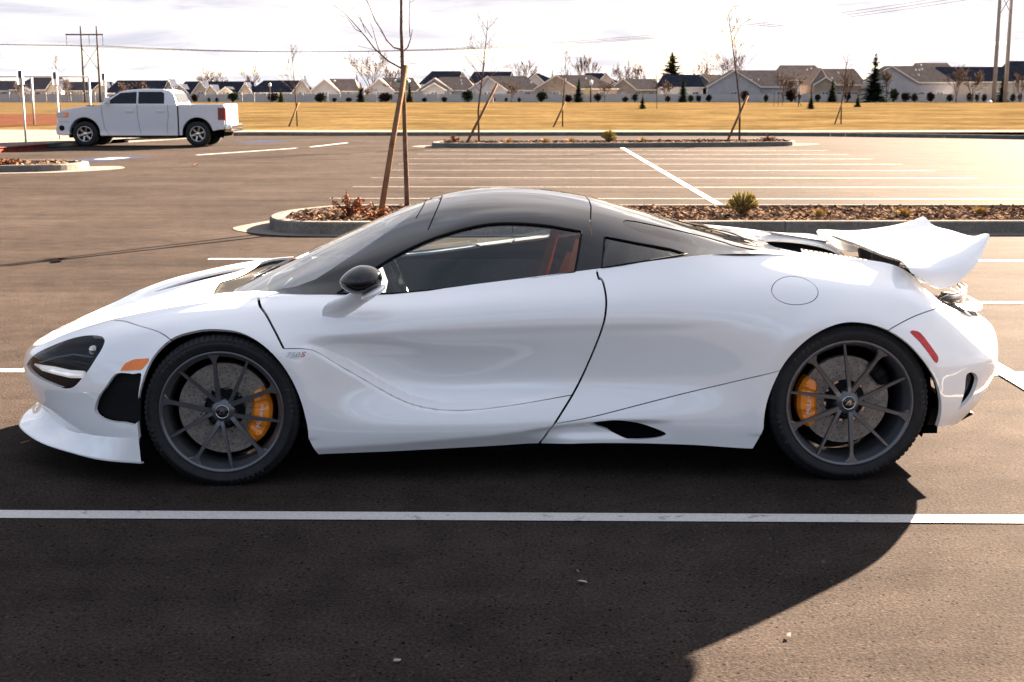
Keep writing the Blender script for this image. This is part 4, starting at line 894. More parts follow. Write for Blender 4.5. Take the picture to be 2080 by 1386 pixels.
# --- grids -> full (both sides)
def closed_wall():
    w,d=body_grids()
    # displacement of the sculpted door side, by side-view position
    X=w[...,0]; Z=w[...,2]
    sc_line=crv(G_SCOOP,6)
    P=np.stack([X.ravel(),Z.ravel()],-1)
    poly=np.vstack([sc_line,[[.55,.42],[1.0,.62],[.7,.74],[0,.70],[-.7,.66],[-1.06,.64]]])
    sd=sd_poly(P,poly).reshape(X.shape)
    dl=d_line(P,sc_line).reshape(X.shape)
    ins=np.where(sd<0,dl,0)
    fade=1-sstep(X,-.55,.15)
    fadeu=1-sstep(Z,.53,.655)
    fadel=sstep(X,-1.06,-.86)
    rec=sstep(ins,.0,.016)*fade*fadeu*fadel*(1-sstep(ins,.06,.34))
    w[...,1]-=.068*rec
    # shoulder crease along the door
    zc=np.interp(X,[-.95,-.6,-.2,.25,.65,1.0],[.635,.655,.668,.682,.69,.70])
    dz=zc-Z
    w[...,1]-=.008*sstep(dz,-.008,.034)*(1-sstep(dz,.06,.22))*sstep(X,-.98,-.80)*(1-sstep(X,.45,.95))
    # rocker: below this line the sill tucks under
    zl=np.interp(X,[-1.0,-.615,-.194,-.004,.25],[.150,.172,.206,.230,.262])
    w[...,1]-=.55*np.maximum(0,zl-Z)*sstep(X,-1.05,-.95)*(1-sstep(X,-.05,.16))
    # undercut groove in front of the side intake
    gl=crv([(-.05,.225),(.1,.243),(.22,.253),(.35,.262)],6)
    dg=d_line(P,gl).reshape(X.shape)
    below=sstep(np.interp(X.ravel(),gl[:,0],gl[:,1]).reshape(X.shape)-Z,-.004,.012)
    w[...,1]-=.022*below*sstep(X,-.1,.2)*(1-sstep(X,.42,.62))*sstep(Z,.175,.215)
    # flared lips round the wheel arches
    for cx,cz,rr in ((-1.335,.322,.355),(1.335,.335,.385)):
        rad=np.hypot(X-cx,Z-cz); lip=np.exp(-((rad-rr)/.05)**2)*(Z>.2)
        w[...,1]+=.008*lip
    return w,d
G_SCOOP=[(-1.065,.595),(-.978,.591),(-.927,.575),(-.857,.527),(-.746,.455),(-.654,.396),(-.55,.345),(-.445,.32),(-.34,.312),(-.235,.317),(-.066,.337),(.152,.373)]
def both(G):
    """half grid (rows, keys) with y>=0 -> ring of columns: near side nose->tail reversed, then far side"""
    N=G.copy(); N[...,1]*=-1
    return np.concatenate([N[:,::-1],G[:,1:]],axis=1)      # near tail .. nose .. far tail
Wg,Dg=closed_wall()
Wf=both(Wg)
V,F=grid_mesh(Wf); Nn=vert_normals(V,F)
cen=V.mean(0); 
if np.sum(Nn*(V-np.array([0,0,.4]))*np.array([.2,1,0.5]))<0: Nn=-Nn; F=F[:,::-1]
wall=Soup(V,Nn,F)
side=lambda V:V[:,[0,2]]
def polyfield(pts,smooth=6):
    c=crv(pts,smooth,True) if smooth>1 else np.array(pts); return lambda V:sd_poly(side(V),c)
def gapfield(pts,w,smooth=6):
    c=crv(pts,smooth) if smooth>1 else np.array(pts); return lambda V:d_line(side(V),c)-w/2
ARCH_F=[(-1.683,.05),(-1.69,.209),(-1.691,.285),(-1.676,.403),(-1.627,.539),(-1.543,.631),(-1.44,.668),(-1.345,.677),(-1.242,.664),(-1.15,.613),(-1.07,.525),(-1.013,.411),(-.982,.293),(-.975,.204),(-.99,.05)]
ARCH_R=[(.985,.05),(.968,.233),(.976,.342),(1.012,.45),(1.059,.541),(1.138,.627),(1.229,.68),(1.323,.698),(1.44,.678),(1.546,.621),(1.631,.536),(1.701,.435),(1.738,.322),(1.742,.21),(1.735,.05)]
_,wall=wall.cut(polyfield(ARCH_F,4)); _,wall=wall.cut(polyfield(ARCH_R,4))
HEADL=[(-2.283,.445),(-2.235,.492),(-2.171,.533),(-2.11,.562),(-2.049,.588),(-1.99,.608),(-1.938,.62),(-1.89,.626),(-1.855,.625),(-1.840,.617),(-1.838,.602),(-1.851,.573),(-1.88,.53),(-1.909,.488),(-1.94,.452),(-1.965,.425),(-1.985,.408),(-2.008,.398),(-2.035,.394),(-2.065,.396),(-2.11,.403),(-2.17,.412),(-2.235,.425),(-2.272,.436)]
FVENT=[(-1.779,.483),(-1.70,.486),(-1.664,.49),(-1.679,.403),(-1.692,.278),(-1.76,.272),(-1.823,.273),(-1.869,.286),(-1.891,.314),(-1.871,.369),(-1.828,.426)]
MARK=[(-1.764,.494),(-1.737,.528),(-1.699,.546),(-1.625,.555),(-1.638,.533),(-1.664,.505)]
REFL=[(1.575,.653),(1.607,.653),(1.634,.636),(1.69,.563),(1.706,.537),(1.693,.516),(1.658,.561),(1.615,.613)]
FUEL=[(1.094+.098*math.cos(a),.819+.052*math.sin(a)) for a in np.linspace(0,2*math.pi,24,endpoint=False)]
INTK=[(.22,.251),(.281,.264),(.355,.267),(.44,.249),(.516,.224),(.555,.205),(.549,.193),(.507,.182),(.422,.175),(.369,.188),(.304,.218)]
RVENT=[(1.858,.441),(1.874,.456),(1.905,.449),(1.931,.423),(1.931,.39),(1.912,.345),(1.87,.306),(1.838,.29),(1.847,.328),(1.857,.379)]
inner=Soup(wall.V,wall.N,wall.F)
hl,wall=wall.cut(polyfield(HEADL,2)); fv,wall=wall.cut(polyfield(FVENT,3)); mk_,wall=wall.cut(polyfield(MARK,1)); rf,wall=wall.cut(polyfield(REFL,3))
it,wall=wall.cut(polyfield(INTK)); rv,wall=wall.cut(polyfield(RVENT)); 
fu,wall=wall.cut(lambda V:polyfield(FUEL,1)(V))
_,wall=wall.cut(lambda V:polyfield(FUEL,1)(V)-.003)
G_DF=[(-1.215,.80),(-1.185,.764),(-1.147,.73),(-1.109,.674),(-1.084,.631),(-1.065,.595)]
G_DR=[(.254,.93),(.264,.868),(.278,.865),(.289,.812),(.289,.755),(.277,.682),(.247,.586),(.198,.46),(.152,.373),(.081,.267),(-.01,.12)]
G_SILL=[(.081,.255),(.228,.281),(.44,.332),(.651,.385),(.816,.428),(1.03,.488)]
G_REAR=[(1.47,.655),(1.513,.678),(1.591,.706),(1.67,.724),(1.79,.738),(1.83,.742)]
G_FRONT=[(-1.96,.66),(-1.883,.675),(-1.79,.682),(-1.711,.678),(-1.623,.666),(-1.566,.647),(-1.50,.605)]
for pts,wd in ((G_DF,.009),(G_SCOOP,.0035),(G_DR,.009),(G_SILL,.004),(G_REAR,.004),(G_FRONT,.0035)):
    cl=crv(pts,4)
    wall=wall.score(lambda V:sd_line(side(V),cl))
    _,wall=wall.cut(gapfield(pts,wd,4))
SEEDS=[('front_bumper',(-2.1,-.6,.25)),('front_fender',(-1.3,-.9,.72)),('front_fender',(-1.3,.9,.72)),('door',(-.3,-.9,.6)),('door',(-.3,.9,.6)),
       ('side_skirt',(-.7,-.93,.25)),('side_skirt',(-.7,.93,.25)),('rear_quarter_panel',(.7,-.9,.7)),('rear_quarter_panel',(.7,.9,.7)),
       ('rear_skirt',(.8,-.93,.25)),('rear_skirt',(.8,.93,.25)),('rear_bumper',(2.1,-.3,.5)),('rear_bumper',(2.1,.3,.5))]
got={}
for c in wall.comps():
    A=np.array(c.V)
    if len(c.F)<25: continue
    best=min(range(len(SEEDS)),key=lambda i:np.min(np.linalg.norm(A-np.array(SEEDS[i][1]),axis=1)))
    got.setdefault(best,[]).append(c)
BODY={}
for i,cs in got.items():
    s=cs[0]
    for c in cs[1:]: s.join(c)
    BODY.setdefault(SEEDS[i][0],[]).append(part(SEEDS[i][0],s,paint,rim=.018))
part('inner_body_shell',inner.offset(.030),blackm)
for c in fu.comps(): part('fuel_cap',c,paint,rim=.01)
for c in mk_.comps(): part('side_marker_lamp',c.offset(-.002),orangel,rim=.012)
for c in rf.comps(): part('side_reflector',c.offset(-.002),redl,rim=.012)
for c in fv.comps(): part('front_air_outlet',c.offset(.045),voidm)
for c in it.comps(): part('side_intake_duct',c.offset(.028),voidm)
for c in rv.comps(): part('rear_air_outlet',c.offset(.028),blackg)
# headlights: recessed black housing, chrome running-light blade, projector, clear lens
for c in hl.comps():
    sgn=-1 if np.array(c.V)[:,1].mean()<0 else 1
    h=part('headlight',c.offset(.001),glass_lamp)
    part('lamp_housing',c.offset(.045),voidm,parent=h)
    part('lamp_rim',c.rim(.046),blackg,parent=h)
    A=np.array(c.V); Nn_=np.array(c.N)
    def onlamp(x,z,dep):
        k=np.argsort((A[:,0]-x)**2+(A[:,2]-z)**2)[:4]; p=A[k].mean(0); n=Nn_[k].mean(0); return Vector(p-n*dep)
    bm=bmesh.new()
    tube(bm,[onlamp(x,z,.016) for x,z in ((-2.235,.462),(-2.17,.462),(-2.10,.460),(-2.02,.458),(-1.945,.463))],[.005,.014,.018,.018,.016],8)
    bm_obj('running_light',bm,RUNL,h,True)
    bm=bmesh.new(); p=onlamp(-1.90,.575,.02); bmesh.ops.create_uvsphere(bm,u_segments=20,v_segments=12,radius=.022)
    bmesh.ops.translate(bm,verts=bm.verts,vec=p); bm_obj('projector',bm,chrome,h,True)
    bm=bmesh.new(); tube(bm,[onlamp(x,z,.018) for x,z in ((-2.2,.478),(-2.1,.52),(-2.0,.548),(-1.9,.545))],.004,6); bm_obj('lamp_trim',bm,rimm,h,True)
# --- top: bonnet, cowl, engine deck
Df=both(Dg)[:, :]; V,F=grid_mesh(Df); Nn=vert_normals(V,F)
if Nn[:,2].mean()<0: Nn=-Nn; F=F[:,::-1]
deck=Soup(V,Nn,F)
CAB=[(-1.02,-.69),(-.6,-.74),(0,-.755),(.4,-.755),(.8,-.68),(.86,-.35),(.86,.35),(.8,.68),(.4,.755),(0,.755),(-.6,.74),(-1.02,.69),(-1.2,.45),(-1.24,.2),(-1.24,-.2),(-1.2,-.45)]
top=lambda V:V[:,[0,1]]
_,deck=deck.cut(lambda V:sd_poly(top(V),np.array(CAB)))
# cowl panel under the screen base
COWL=crv([(-1.50,-.0),(-1.485,-.25),(-1.42,-.48),(-1.34,-.60),(-1.22,-.62),(-1.12,-.60),(-1.1,0),(-1.12,.60),(-1.22,.62),(-1.34,.60),(-1.42,.48),(-1.485,.25)],4,True)
cow,deck=deck.cut(lambda V:sd_poly(top(V),COWL))
part('cowl_panel',cow.offset(.018),blackm,rim=.01)
# bonnet vents
for sg in (1,-1):
    VENT=[(-1.95,sg*.50),(-1.84,sg*.525),(-1.66,sg*.53),(-1.50,sg*.515),(-1.45,sg*.49),(-1.50,sg*.455),(-1.64,sg*.455),(-1.80,sg*.475)]
    vv,deck=deck.cut(lambda V:sd_poly(top(V),crv(VENT,4,True)))
    part('bonnet_vent',vv.offset(.022),voidm)
# engine cover slots and tail lamp mesh zone
slots=[]
for sg in (1,-1):
    S1=[(1.16,sg*.36),(1.30,sg*.40),(1.50,sg*.40),(1.68,sg*.38),(1.70,sg*.30),(1.50,sg*.285),(1.32,sg*.305)]
    vv,deck=deck.cut(lambda V:sd_poly(top(V),crv(S1,4,True)))
    part('engine_vent',vv.offset(.022),voidm)
tailz,deck=deck.cut(lambda V:1.735-V[:,0]-.13*sstep(np.abs(V[:,1]),.25,.55))
for sg in (1,-1):
    gl=np.array([(-1.19,sg*.76),(-1.14,sg*.71),(-1.06,sg*.655)]); deck=deck.score(lambda V:sd_line(top(V),gl)); _,deck=deck.cut(lambda V:d_line(top(V),gl)-.004)
cut_x=.2
fr,rr=deck.cut(lambda V:V[:,0]-cut_x)
part('bonnet',fr,paint,rim=.012); part('engine_cover',rr,paint,rim=.012)
part('tail_mesh_panel',tailz.offset(.02),voidm)
# --- greenhouse
g=green_grid(); gn=g.copy(); gn[...,1]*=-1
Gf=np.concatenate([gn,g[::-1][1:]],axis=0)
V,F=grid_mesh(Gf); Nn=vert_normals(V,F)
if Nn[:,2].mean()<0: Nn=-Nn; F=F[:,::-1]
gh=Soup(V,Nn,F)
WINA=[tuple(p) for p in crv([(-.857,.797),(-.734,.873),(-.618,.942),(-.51,.994),(-.402,1.035),(-.272,1.071),(-.143,1.087),(.029,1.080),(.205,1.052)],4)]+[(.165,.89),(.022,.869),(-.189,.844),(-.401,.818),(-.613,.798)]
WINB=[(.305,1.030),(.461,.999),(.588,.977),(.655,.960),(.531,.945),(.402,.927),(.280,.909)]
WSH=[(-1.40,.745),(-1.30,.772),(-1.161,.794),(-1.048,.814),(-.963,.843),(-.88,.893),(-.757,.967),(-.629,1.048),(-.53,1.110),(-.50,1.135),(-.485,1.3),(-1.7,1.3),(-1.7,.74)]
RGL=[(.42,1.085),(.585,1.052),(.737,1.016),(.897,.976),(.999,.957),(.93,.960),(.794,.970),(.689,.986),(.539,1.022),(.414,1.060)]
hiy=lambda V:np.abs(V[:,1])>.40
wa,gh=gh.cut(polyfield(WINA,1)); wb,gh=gh.cut(polyfield(WINB,1)); ws,gh=gh.cut(lambda V:sd_poly(side(V),np.array(WSH)))
rg,gh=gh.cut(polyfield(RGL,3),keep=lambda V:np.abs(V[:,1])>.30)
bkw,gh=gh.cut(lambda V:sd_poly(top(V),crv([(.42,-.36),(.42,.36),(.75,.34),(1.06,.28),(1.06,-.28),(.75,-.34)],5,True)))
for pts,wd in (([(-.39,1.22),(-.411,1.171),(-.449,1.094),(-.47,1.05)],.005),([(.30,1.22),(.283,1.157),(.262,1.125),(.25,1.09),(.246,1.03)],.006),([(-.485,1.2),(-.49,1.145),(-.53,1.085)],.004)):
    cl=np.array(pts); gh=gh.score(lambda V:sd_line(side(V),cl)); _,gh=gh.cut(lambda V:d_line(side(V),cl)-wd/2)
cs=sorted(gh.comps(),key=lambda c:-len(c.F))
for c in cs:
    if len(c.F)<30: continue
    A=np.array(c.V); xm=A[:,0].mean()
    nm='roof_panel' if -.42<xm<.2 and A[:,2].max()>1.17 else ('windscreen_header' if xm<-.3 and A[:,0].max()<-.35 else 'rear_buttress' if xm>.4 else 'pillar_trim')
    part(nm,c,blackg,rim=.02)
part('roof_lining',Soup(V,Nn,F).cut(lambda V:np.maximum(-(V[:,2]-1.06),np.abs(V[:,1])-.47))[0].offset(.03),interior)
for c in wa.comps(): part('door_window',c.offset(.004),glass_side)
for c in wb.comps(): part('quarter_window',c.offset(.004),glass_side)
part('windscreen',ws.offset(.002),glass_ws)
for c in rg.comps():
    if len(c.F)>10: part('buttress_glass',c.offset(.003),glassmat('dark_glass',(.10,.12,.13),1.5))
part('rear_window',bkw.offset(.003),glassmat('dark_glass',(.10,.12,.13),1.5))
# rubber seals round the side windows
def ring(name,pts,rad,ysurf,mat=blackm):
    for sg in (-1,1):
        bm=bmesh.new(); cc=np.array(resample([tuple(q) for q in pts]+[tuple(pts[0])],.03)); P=[]
        A=np.array(gh.V)
        A=A[A[:,1]*sg>0]
        for x,z in cc:
            k=np.argmin((A[:,0]-x)**2+(A[:,2]-z)**2); P.append((x,A[k,1],z))
        P.append(P[0]); tube(bm,P,rad,5,False); bm_obj(name,bm,mat,car,True)
ring('window_seal',WINA,.0055,0); ring('window_seal',WINB,.0045,0)
# --- cabin
bm=bmesh.new(); box(bm,-1.2,.9,-.74,.74,.20,.24); box(bm,.62,.66,-.70,.70,.24,.93); box(bm,-1.2,-1.16,-.7,.7,.24,.72)
for sg in (-1,1): box(bm,-1.1,.6,sg*.74-.02,sg*.74+.02,.24,.76)
bm_obj('cabin_tub',bm,interior,car)
bm=bmesh.new(); prism_x(bm,[(-1.2,.70),(-1.0,.775),(-.78,.80),(-.70,.77),(-.72,.62),(-1.1,.5)],-.70,.70); bevel(bm,.02); bm_obj('dashboard',bm,interior,car)
for sg in (-1,1):
    st=bpy.data.objects.new('seat',None); 
    bm=bmesh.new(); prism_x(bm,[(-.45,.36),(-.40,.43),(.05,.38),(.25,.42),(.47,.90),(.50,1.02),(.58,1.02),(.58,.88),(.40,.32),(-.40,.28)],sg*.37-.23,sg*.37+.23); bevel(bm,.04,3)
    o=bm_obj('seat',bm,interior,car,True)
    bm=bmesh.new(); prism_x(bm,[(-.35,.42),(.02,.40),(.06,.50),(-.05,.49),(-.35,.48)],sg*.37-.25,sg*.37-.19); bevel(bm,.02); bm_obj('seat_bolster',bm,interior,o,True)
    bm=bmesh.new(); prism_x(bm,[(-.35,.42),(.02,.40),(.06,.50),(-.05,.49),(-.35,.48)],sg*.37+.19,sg*.37+.25); bevel(bm,.02); bm_obj('seat_bolster',bm,interior,o,True)
    # orange belt running down from the shoulder
    bm=bmesh.new()
    for (a,b) in (((.20,sg*.66,1.02),(.10,sg*.62,.62)),((.17,sg*.55,.95),(.0,sg*.30,.45))):
        a=Vector(a);b=Vector(b);u=Vector((.022,0,0))
        vs=[bm.verts.new(p) for p in (a-u,a+u,b+u,b-u)]; bm.faces.new(vs); vs=[bm.verts.new(p+Vector((0,.003,0))) for p in (a-u,a+u,b+u,b-u)]; bm.faces.new(vs[::-1])
    bm_obj('seat_belt',bm,beltm,car)
bm=bmesh.new(); 
ctr=Vector((-.62,-.37,.79)); ax=Vector((.92,0,.38)).normalized(); s_,u_=Vector((0,1,0)),ax.cross(Vector((0,1,0)))
P=[ctr+(s_*math.cos(a)+u_*math.sin(a))*.18 for a in np.linspace(0,2*math.pi,33)]; tube(bm,P,.017,8,False)
for a in (0,math.pi,-math.pi/2): tube(bm,[ctr,ctr+(s_*math.cos(a)+u_*math.sin(a))*.18],[.03,.014],6)
bm_obj('steering_wheel',bm,pmat('steering_trim',(.03,.03,.033),rough=.5),car,True)
# --- splitter (white chin lip) and underbody
OUT=[(-2.415,0,.155),(-2.395,.28,.155),(-2.335,.50,.152),(-2.20,.67,.13),(-2.03,.81,.118),(-1.86,.905,.106),(-1.684,.944,.100)]
INN=[(-2.31,0,.27),(-2.285,.28,.265),(-2.20,.50,.245),(-2.08,.63,.215),(-1.95,.805,.20),(-1.82,.892,.205),(-1.69,.942,.21)]
MID=[tuple(.5*np.array(a)+.5*np.array(b)+np.array([.012*(1-i/6.),0,-.030*(1-i/5.) if i<5 else 0])) for i,(a,b) in enumerate(zip(OUT,INN))]
LOWR=[(x+.05*(1-i/6.)+.002,y-.03 if y>.03 else 0,z-.030*(1-.8*i/6.)) for i,(x,y,z) in enumerate(OUT)]; LOW2=[(x+.25*(1-i/6.)+.004,max(0,y-.2*(1-i/7.)),z-.02*(1-i/6.)+.002) for i,(x,y,z) in enumerate(OUT)]
net=np.array([INN,MID,OUT]); A=grid_from_net(net,[6]*6,[6,6]); B=grid_from_net(np.array([OUT,LOWR,LOW2]),[6]*6,[4,3])
A=np.concatenate([A,B[1:]],axis=0); A=both(A)
V,F=grid_mesh(A); Nn=vert_normals(V,F)
if (Nn*(V-np.array([-1.8,0,.3]))).sum()<0: Nn=-Nn; F=F[:,::-1]
part('front_splitter',Soup(V,Nn,F),paint)
bm=bmesh.new(); box(bm,-2.05,1.85,-.60,.60,.115,.15); box(bm,-.93,.93,-.85,.85,.128,.2)
bm_obj('underbody',bm,voidm,car)
# wheel housings
for cx,rr in ((-1.335,.40),(1.335,.43)):
    for sg in (-1,1):
        bm=bmesh.new(); n=22; a0=[R(-25)+i*R(230)/n for i in range(n+1)]
        for y0,y1 in ((sg*.865,sg*.50),):
            r0=[bm.verts.new((cx+rr*.90*math.cos(a),y0,.33+rr*.90*math.sin(a))) for a in a0]; r1=[bm.verts.new((cx+rr*math.cos(a),y1,.33+rr*math.sin(a))) for a in a0]
            for i in range(n): bm.faces.new((r0[i],r0[i+1],r1[i+1],r1[i]))
            bm.faces.new(r1)
        bm_obj('wheel_arch_liner',bm,blackm,car,True)
# --- rear: wing, pylons, tail lamps, mesh, diffuser
WNET=np.array([
 [(1.60,0,.930),(1.74,0,.926),(1.90,0,.942),(2.08,0,.985)],
 [(1.60,.40,.926),(1.74,.38,.921),(1.90,.35,.936),(2.085,.27,.985)],
 [(1.612,.72,.920),(1.765,.665,.907),(1.905,.59,.932),(2.09,.42,1.012)],
 [(1.618,.762,.905),(1.772,.708,.868),(1.925,.622,.900),(2.09,.455,1.012)],
 [(1.63,.768,.885),(1.790,.715,.800),(1.945,.632,.868),(2.085,.468,.992)]])
T=grid_from_net(WNET,[10,10,10],[8,8,6,6]); T=np.swapaxes(T,0,1)      # rows chordwise, keys spanwise
T=np.concatenate([T[:,::-1]*np.array([1,-1,1]),T[:,1:]],axis=1)
V,F=grid_mesh(T); Nn=vert_normals(V,F)
if Nn[:,2].mean()<0: Nn=-Nn; F=F[:,::-1]
nr,nk=T.shape[:2]; uu=np.repeat(np.linspace(0,1,nr),nk); vv=np.tile(np.abs(np.linspace(-1,1,nk)),nr)
th=.004+.040*np.sin(np.pi*np.clip(uu,0,1)**.6)*(1-.75*vv**2)
Lw=V-Nn*th[:,None]
up=Soup(V,Nn,F); lo=Soup(Lw,-Nn,F[:,::-1])
rimq=Soup([],[],[]); idx=np.arange(nr*nk).reshape(nr,nk)
loop=list(idx[0,:])+list(idx[1:,-1])+list(idx[-1,-2::-1])+list(idx[-2:0:-1,0])
for a,b in zip(loop,loop[1:]+loop[:1]):
    k=len(rimq.V); q=[V[a],V[b],Lw[b],Lw[a]]; n=np.cross(q[1]-q[0],q[3]-q[0]); n=n/max(1e-9,np.linalg.norm(n))
    if n@(q[0]-np.array([1.85,0,.9]))<0: n=-n
    rimq.V+=q; rimq.N+=[n]*4; rimq.F.append((k,k+1,k+2,k+3))
wing=part('rear_wing',up.join(lo).join(rimq),paint)
for sg in (-1,1):
    bm=bmesh.new(); prism_x(bm,[(1.68,.76),(1.655,.88),(1.67,.905),(1.83,.905),(1.80,.86),(1.77,.76)],sg*.11-.02,sg*.11+.02); bevel(bm,.008); bm_obj('wing_pylon',bm,blackm,wing)
# tail lamp tubes that run from the quarter panel edge round the tail
lampm=pmat('tail_lamp_smoked',(.035,.032,.034),rough=.16,metal=.5,coat=.8,noise=.35,nscale=35)
for sg in (-1,1):
    path=crv([(1.80,sg*.66,.745),(1.88,sg*.59,.735),(1.96,sg*.48,.735),(2.03,sg*.34,.74),(2.06,sg*.2,.742)],5)
    bm=bmesh.new(); tube(bm,path,[(.010 if i==0 else .024 if i==1 else .034)*(1-.65*i/(len(path)-1)) for i in range(len(path))],10); o=bm_obj('tail_lamp',bm,lampm,car,True)
    for dz,r in ((.030,.006),(-.028,.006),(-.044,.005)):
        bm=bmesh.new(); tube(bm,[(p[0]+.008,p[1]+sg*.008,p[2]+dz*(1-.6*i/(len(path)-1))) for i,p in enumerate(path)],r,6); bm_obj('lamp_fin',bm,lampm,o,True)
# perforated white top of the rear bumper
PN=np.array([[(1.86,.645,.715),(1.97,.52,.69),(2.05,.36,.688),(2.085,.0,.69)],[(1.915,.640,.684),(2.03,.515,.660),(2.11,.35,.660),(2.145,0,.665)]])
A=grid_from_net(PN,[8,8,8],[5]); A=np.concatenate([A[:,::-1]*np.array([1,-1,1]),A[:,1:]],axis=1); V,F=grid_mesh(A); Nn=vert_normals(V,F)
if Nn[:,2].mean()<0: Nn=-Nn; F=F[:,::-1]
pp=part('perforated_panel',Soup(V+Nn*.012,Nn,F),pmat('grey_panel',(.06,.058,.056),rough=.5))
bm=bmesh.new()
A2=A.reshape(A.shape[0],A.shape[1],3)
for sg in (-1,1):
    for i in range(16):
        for j in range(4):
            u=(i+.5*(j%2))/17.; P=np.array([np.interp(u,np.linspace(0,1,A2.shape[1]//2+1),A2[0,A2.shape[1]//2:,c]) for c in range(3)]); Q=np.array([np.interp(u,np.linspace(0,1,A2.shape[1]//2+1),A2[-1,A2.shape[1]//2:,c]) for c in range(3)])
            C=P+(Q-P)*(j+.6)/4.4; kk=np.argmin(((V-np.array([C[0],abs(C[1]),C[2]]))**2).sum(1)); n=Vector(Nn[kk]); n=Vector((n.x,sg*abs(n.y),n.z)); s_,u_=frame(n); r=.0075
            bm.faces.new([bm.verts.new(Vector((C[0],sg*abs(C[1]),C[2]))+n*.0165+(s_*math.cos(t)+u_*math.sin(t))*r) for t in np.linspace(0,2*math.pi,9)[:-1]])
o=bm_obj('perforation',bm,voidm,pp); o['kind']='stuff'
# strip of round holes along the engine deck edge
for sg in (-1,1):
    P0=Vector((1.23,sg*.44,.936)); P1=Vector((1.585,sg*.445,.877)); bm=bmesh.new()
    u_=(P1-P0).normalized(); s_=Vector((0,sg,-.42)).normalized(); nn=u_.cross(s_)*(-sg)
    if nn.z<0: nn=-nn
    for a,b in ((-.018,.018),):
        vs=[bm.verts.new(P0+s_*a+nn*.004),bm.verts.new(P1+s_*a+nn*.004),bm.verts.new(P1+s_*b+nn*.004),bm.verts.new(P0+s_*b+nn*.004)]; f=bm.faces.new(vs)
    gr=bm_obj('deck_grille',bm,pmat('grey_grille',(.35,.36,.40),rough=.4,metal=.4),car)
    bm=bmesh.new()
    for i in range(15):
        for j,dy in ((0,-.008),(1,.008)):
            C=P0+(P1-P0)*((i+.5+.5*j)/15.5)+s_*dy+nn*.006
            bm.faces.new([bm.verts.new(C+(u_*math.cos(t)+s_*math.sin(t))*.0062) for t in np.linspace(0,2*math.pi,9)[:-1]])
    o=bm_obj('grille_hole',bm,voidm,gr); o['kind']='stuff'
bm=bmesh.new()
prism_x(bm,[(1.72,.24),(1.74,.17),(1.90,.165),(2.0,.22),(1.9,.26)],-.66,.66); bevel(bm,.01)
bm_obj('diffuser',bm,blackm,car)
# --- mirrors
for sg in (-1,1):
    bm=bmesh.new(); bmesh.ops.create_uvsphere(bm,u_segments=32,v_segments=18,radius=1)
    for v in bm.verts:
        x,y,z=v.co
        f=1.0-.28*max(0,-x)**1.5
        v.co=(-.735+.088*x+(.012*z if x>0 else 0),sg*1.0+.095*y*f,.890+.060*z*f-.010*max(0,-x))
    mo=bm_obj('door_mirror',bm,blackg,car,True)
    bm=bmesh.new()
    path=crv([(-.86,sg*.885,.742),(-.80,sg*.92,.775),(-.74,sg*.965,.815),(-.70,sg*.99,.838)],5)
    rings=[]
    for i,p in enumerate(path):
        t=i/(len(path)-1); wx=.050*(1-t)+.040*t; wz=.052*(1-t)+.034*t
        rings.append([bm.verts.new((p[0]+wx*math.cos(a)+.25*wx*math.sin(a),p[1]+.022*math.sin(a)*sg,p[2]+wz*math.sin(a)*1.0+.05*wx*math.cos(a))) for a in np.linspace(0,2*math.pi,15)[:-1]])
    for a,b in zip(rings,rings[1:]):
        for k in range(14): bm.faces.new((a[k],a[(k+1)%14],b[(k+1)%14],b[k]))
    bm.faces.new(rings[-1]); bm_obj('mirror_arm',bm,paint,mo,True)
    bm=bmesh.new(); bmesh.ops.create_uvsphere(bm,u_segments=24,v_segments=12,radius=1)
    for v in bm.verts:
        x,y,z=v.co; v.co=(-.685+.052*x,sg*1.0+.075*y,.838+.020*z+.022*x)
    bm_obj('mirror_base',bm,paint,mo,True)
# --- wheels
TXT={}
def text_cache(ch,size):
    if ch not in TXT:
        cu=bpy.data.curves.new('t','FONT'); cu.body=ch; cu.size=size; cu.align_x='CENTER'; cu.align_y='CENTER'; cu.resolution_u=2
        o=bpy.data.objects.new('t',cu); COL.objects.link(o); TXT[ch]=bpy.data.meshes.new_from_object(o.evaluated_get(bpy.context.evaluated_depsgraph_get())); bpy.data.objects.remove(o); bpy.data.curves.remove(cu)
    return TXT[ch]
def spoke(bm,a0,a1,r0,r1,wpro,y0,y1,dep=.030,nseg=10):
    L=[];
    for i in range(nseg+1):
        t=i/nseg; wl,wr=wpro(t)
        y=y0+(y1-y0)*(t**.7)
        pa=Vector((r0*math.cos(a0),0,r0*math.sin(a0))); pb=Vector((r1*math.cos(a1),0,r1*math.sin(a1))); c=pa.lerp(pb,t); dv=(pb-pa).normalized(); tdir=Vector((-dv.z,0,dv.x))
        L.append([bm.verts.new(c+tdir*wl*.75+Vector((0,y,0))),bm.verts.new(c-tdir*wr*.75+Vector((0,y,0))),bm.verts.new(c-tdir*wr+Vector((0,y+.006,0))),bm.verts.new(c-tdir*wr*.6+Vector((0,y+dep,0))),bm.verts.new(c+tdir*wl*.6+Vector((0,y+dep,0))),bm.verts.new(c+tdir*wl+Vector((0,y+.006,0)))])
    for a,b in zip(L,L[1:]):
        for k in range(6): bm.faces.new((a[k],b[k],b[(k+1)%6],a[(k+1)%6]))
    bm.faces.new(L[0][::-1]); bm.faces.new(L[-1])
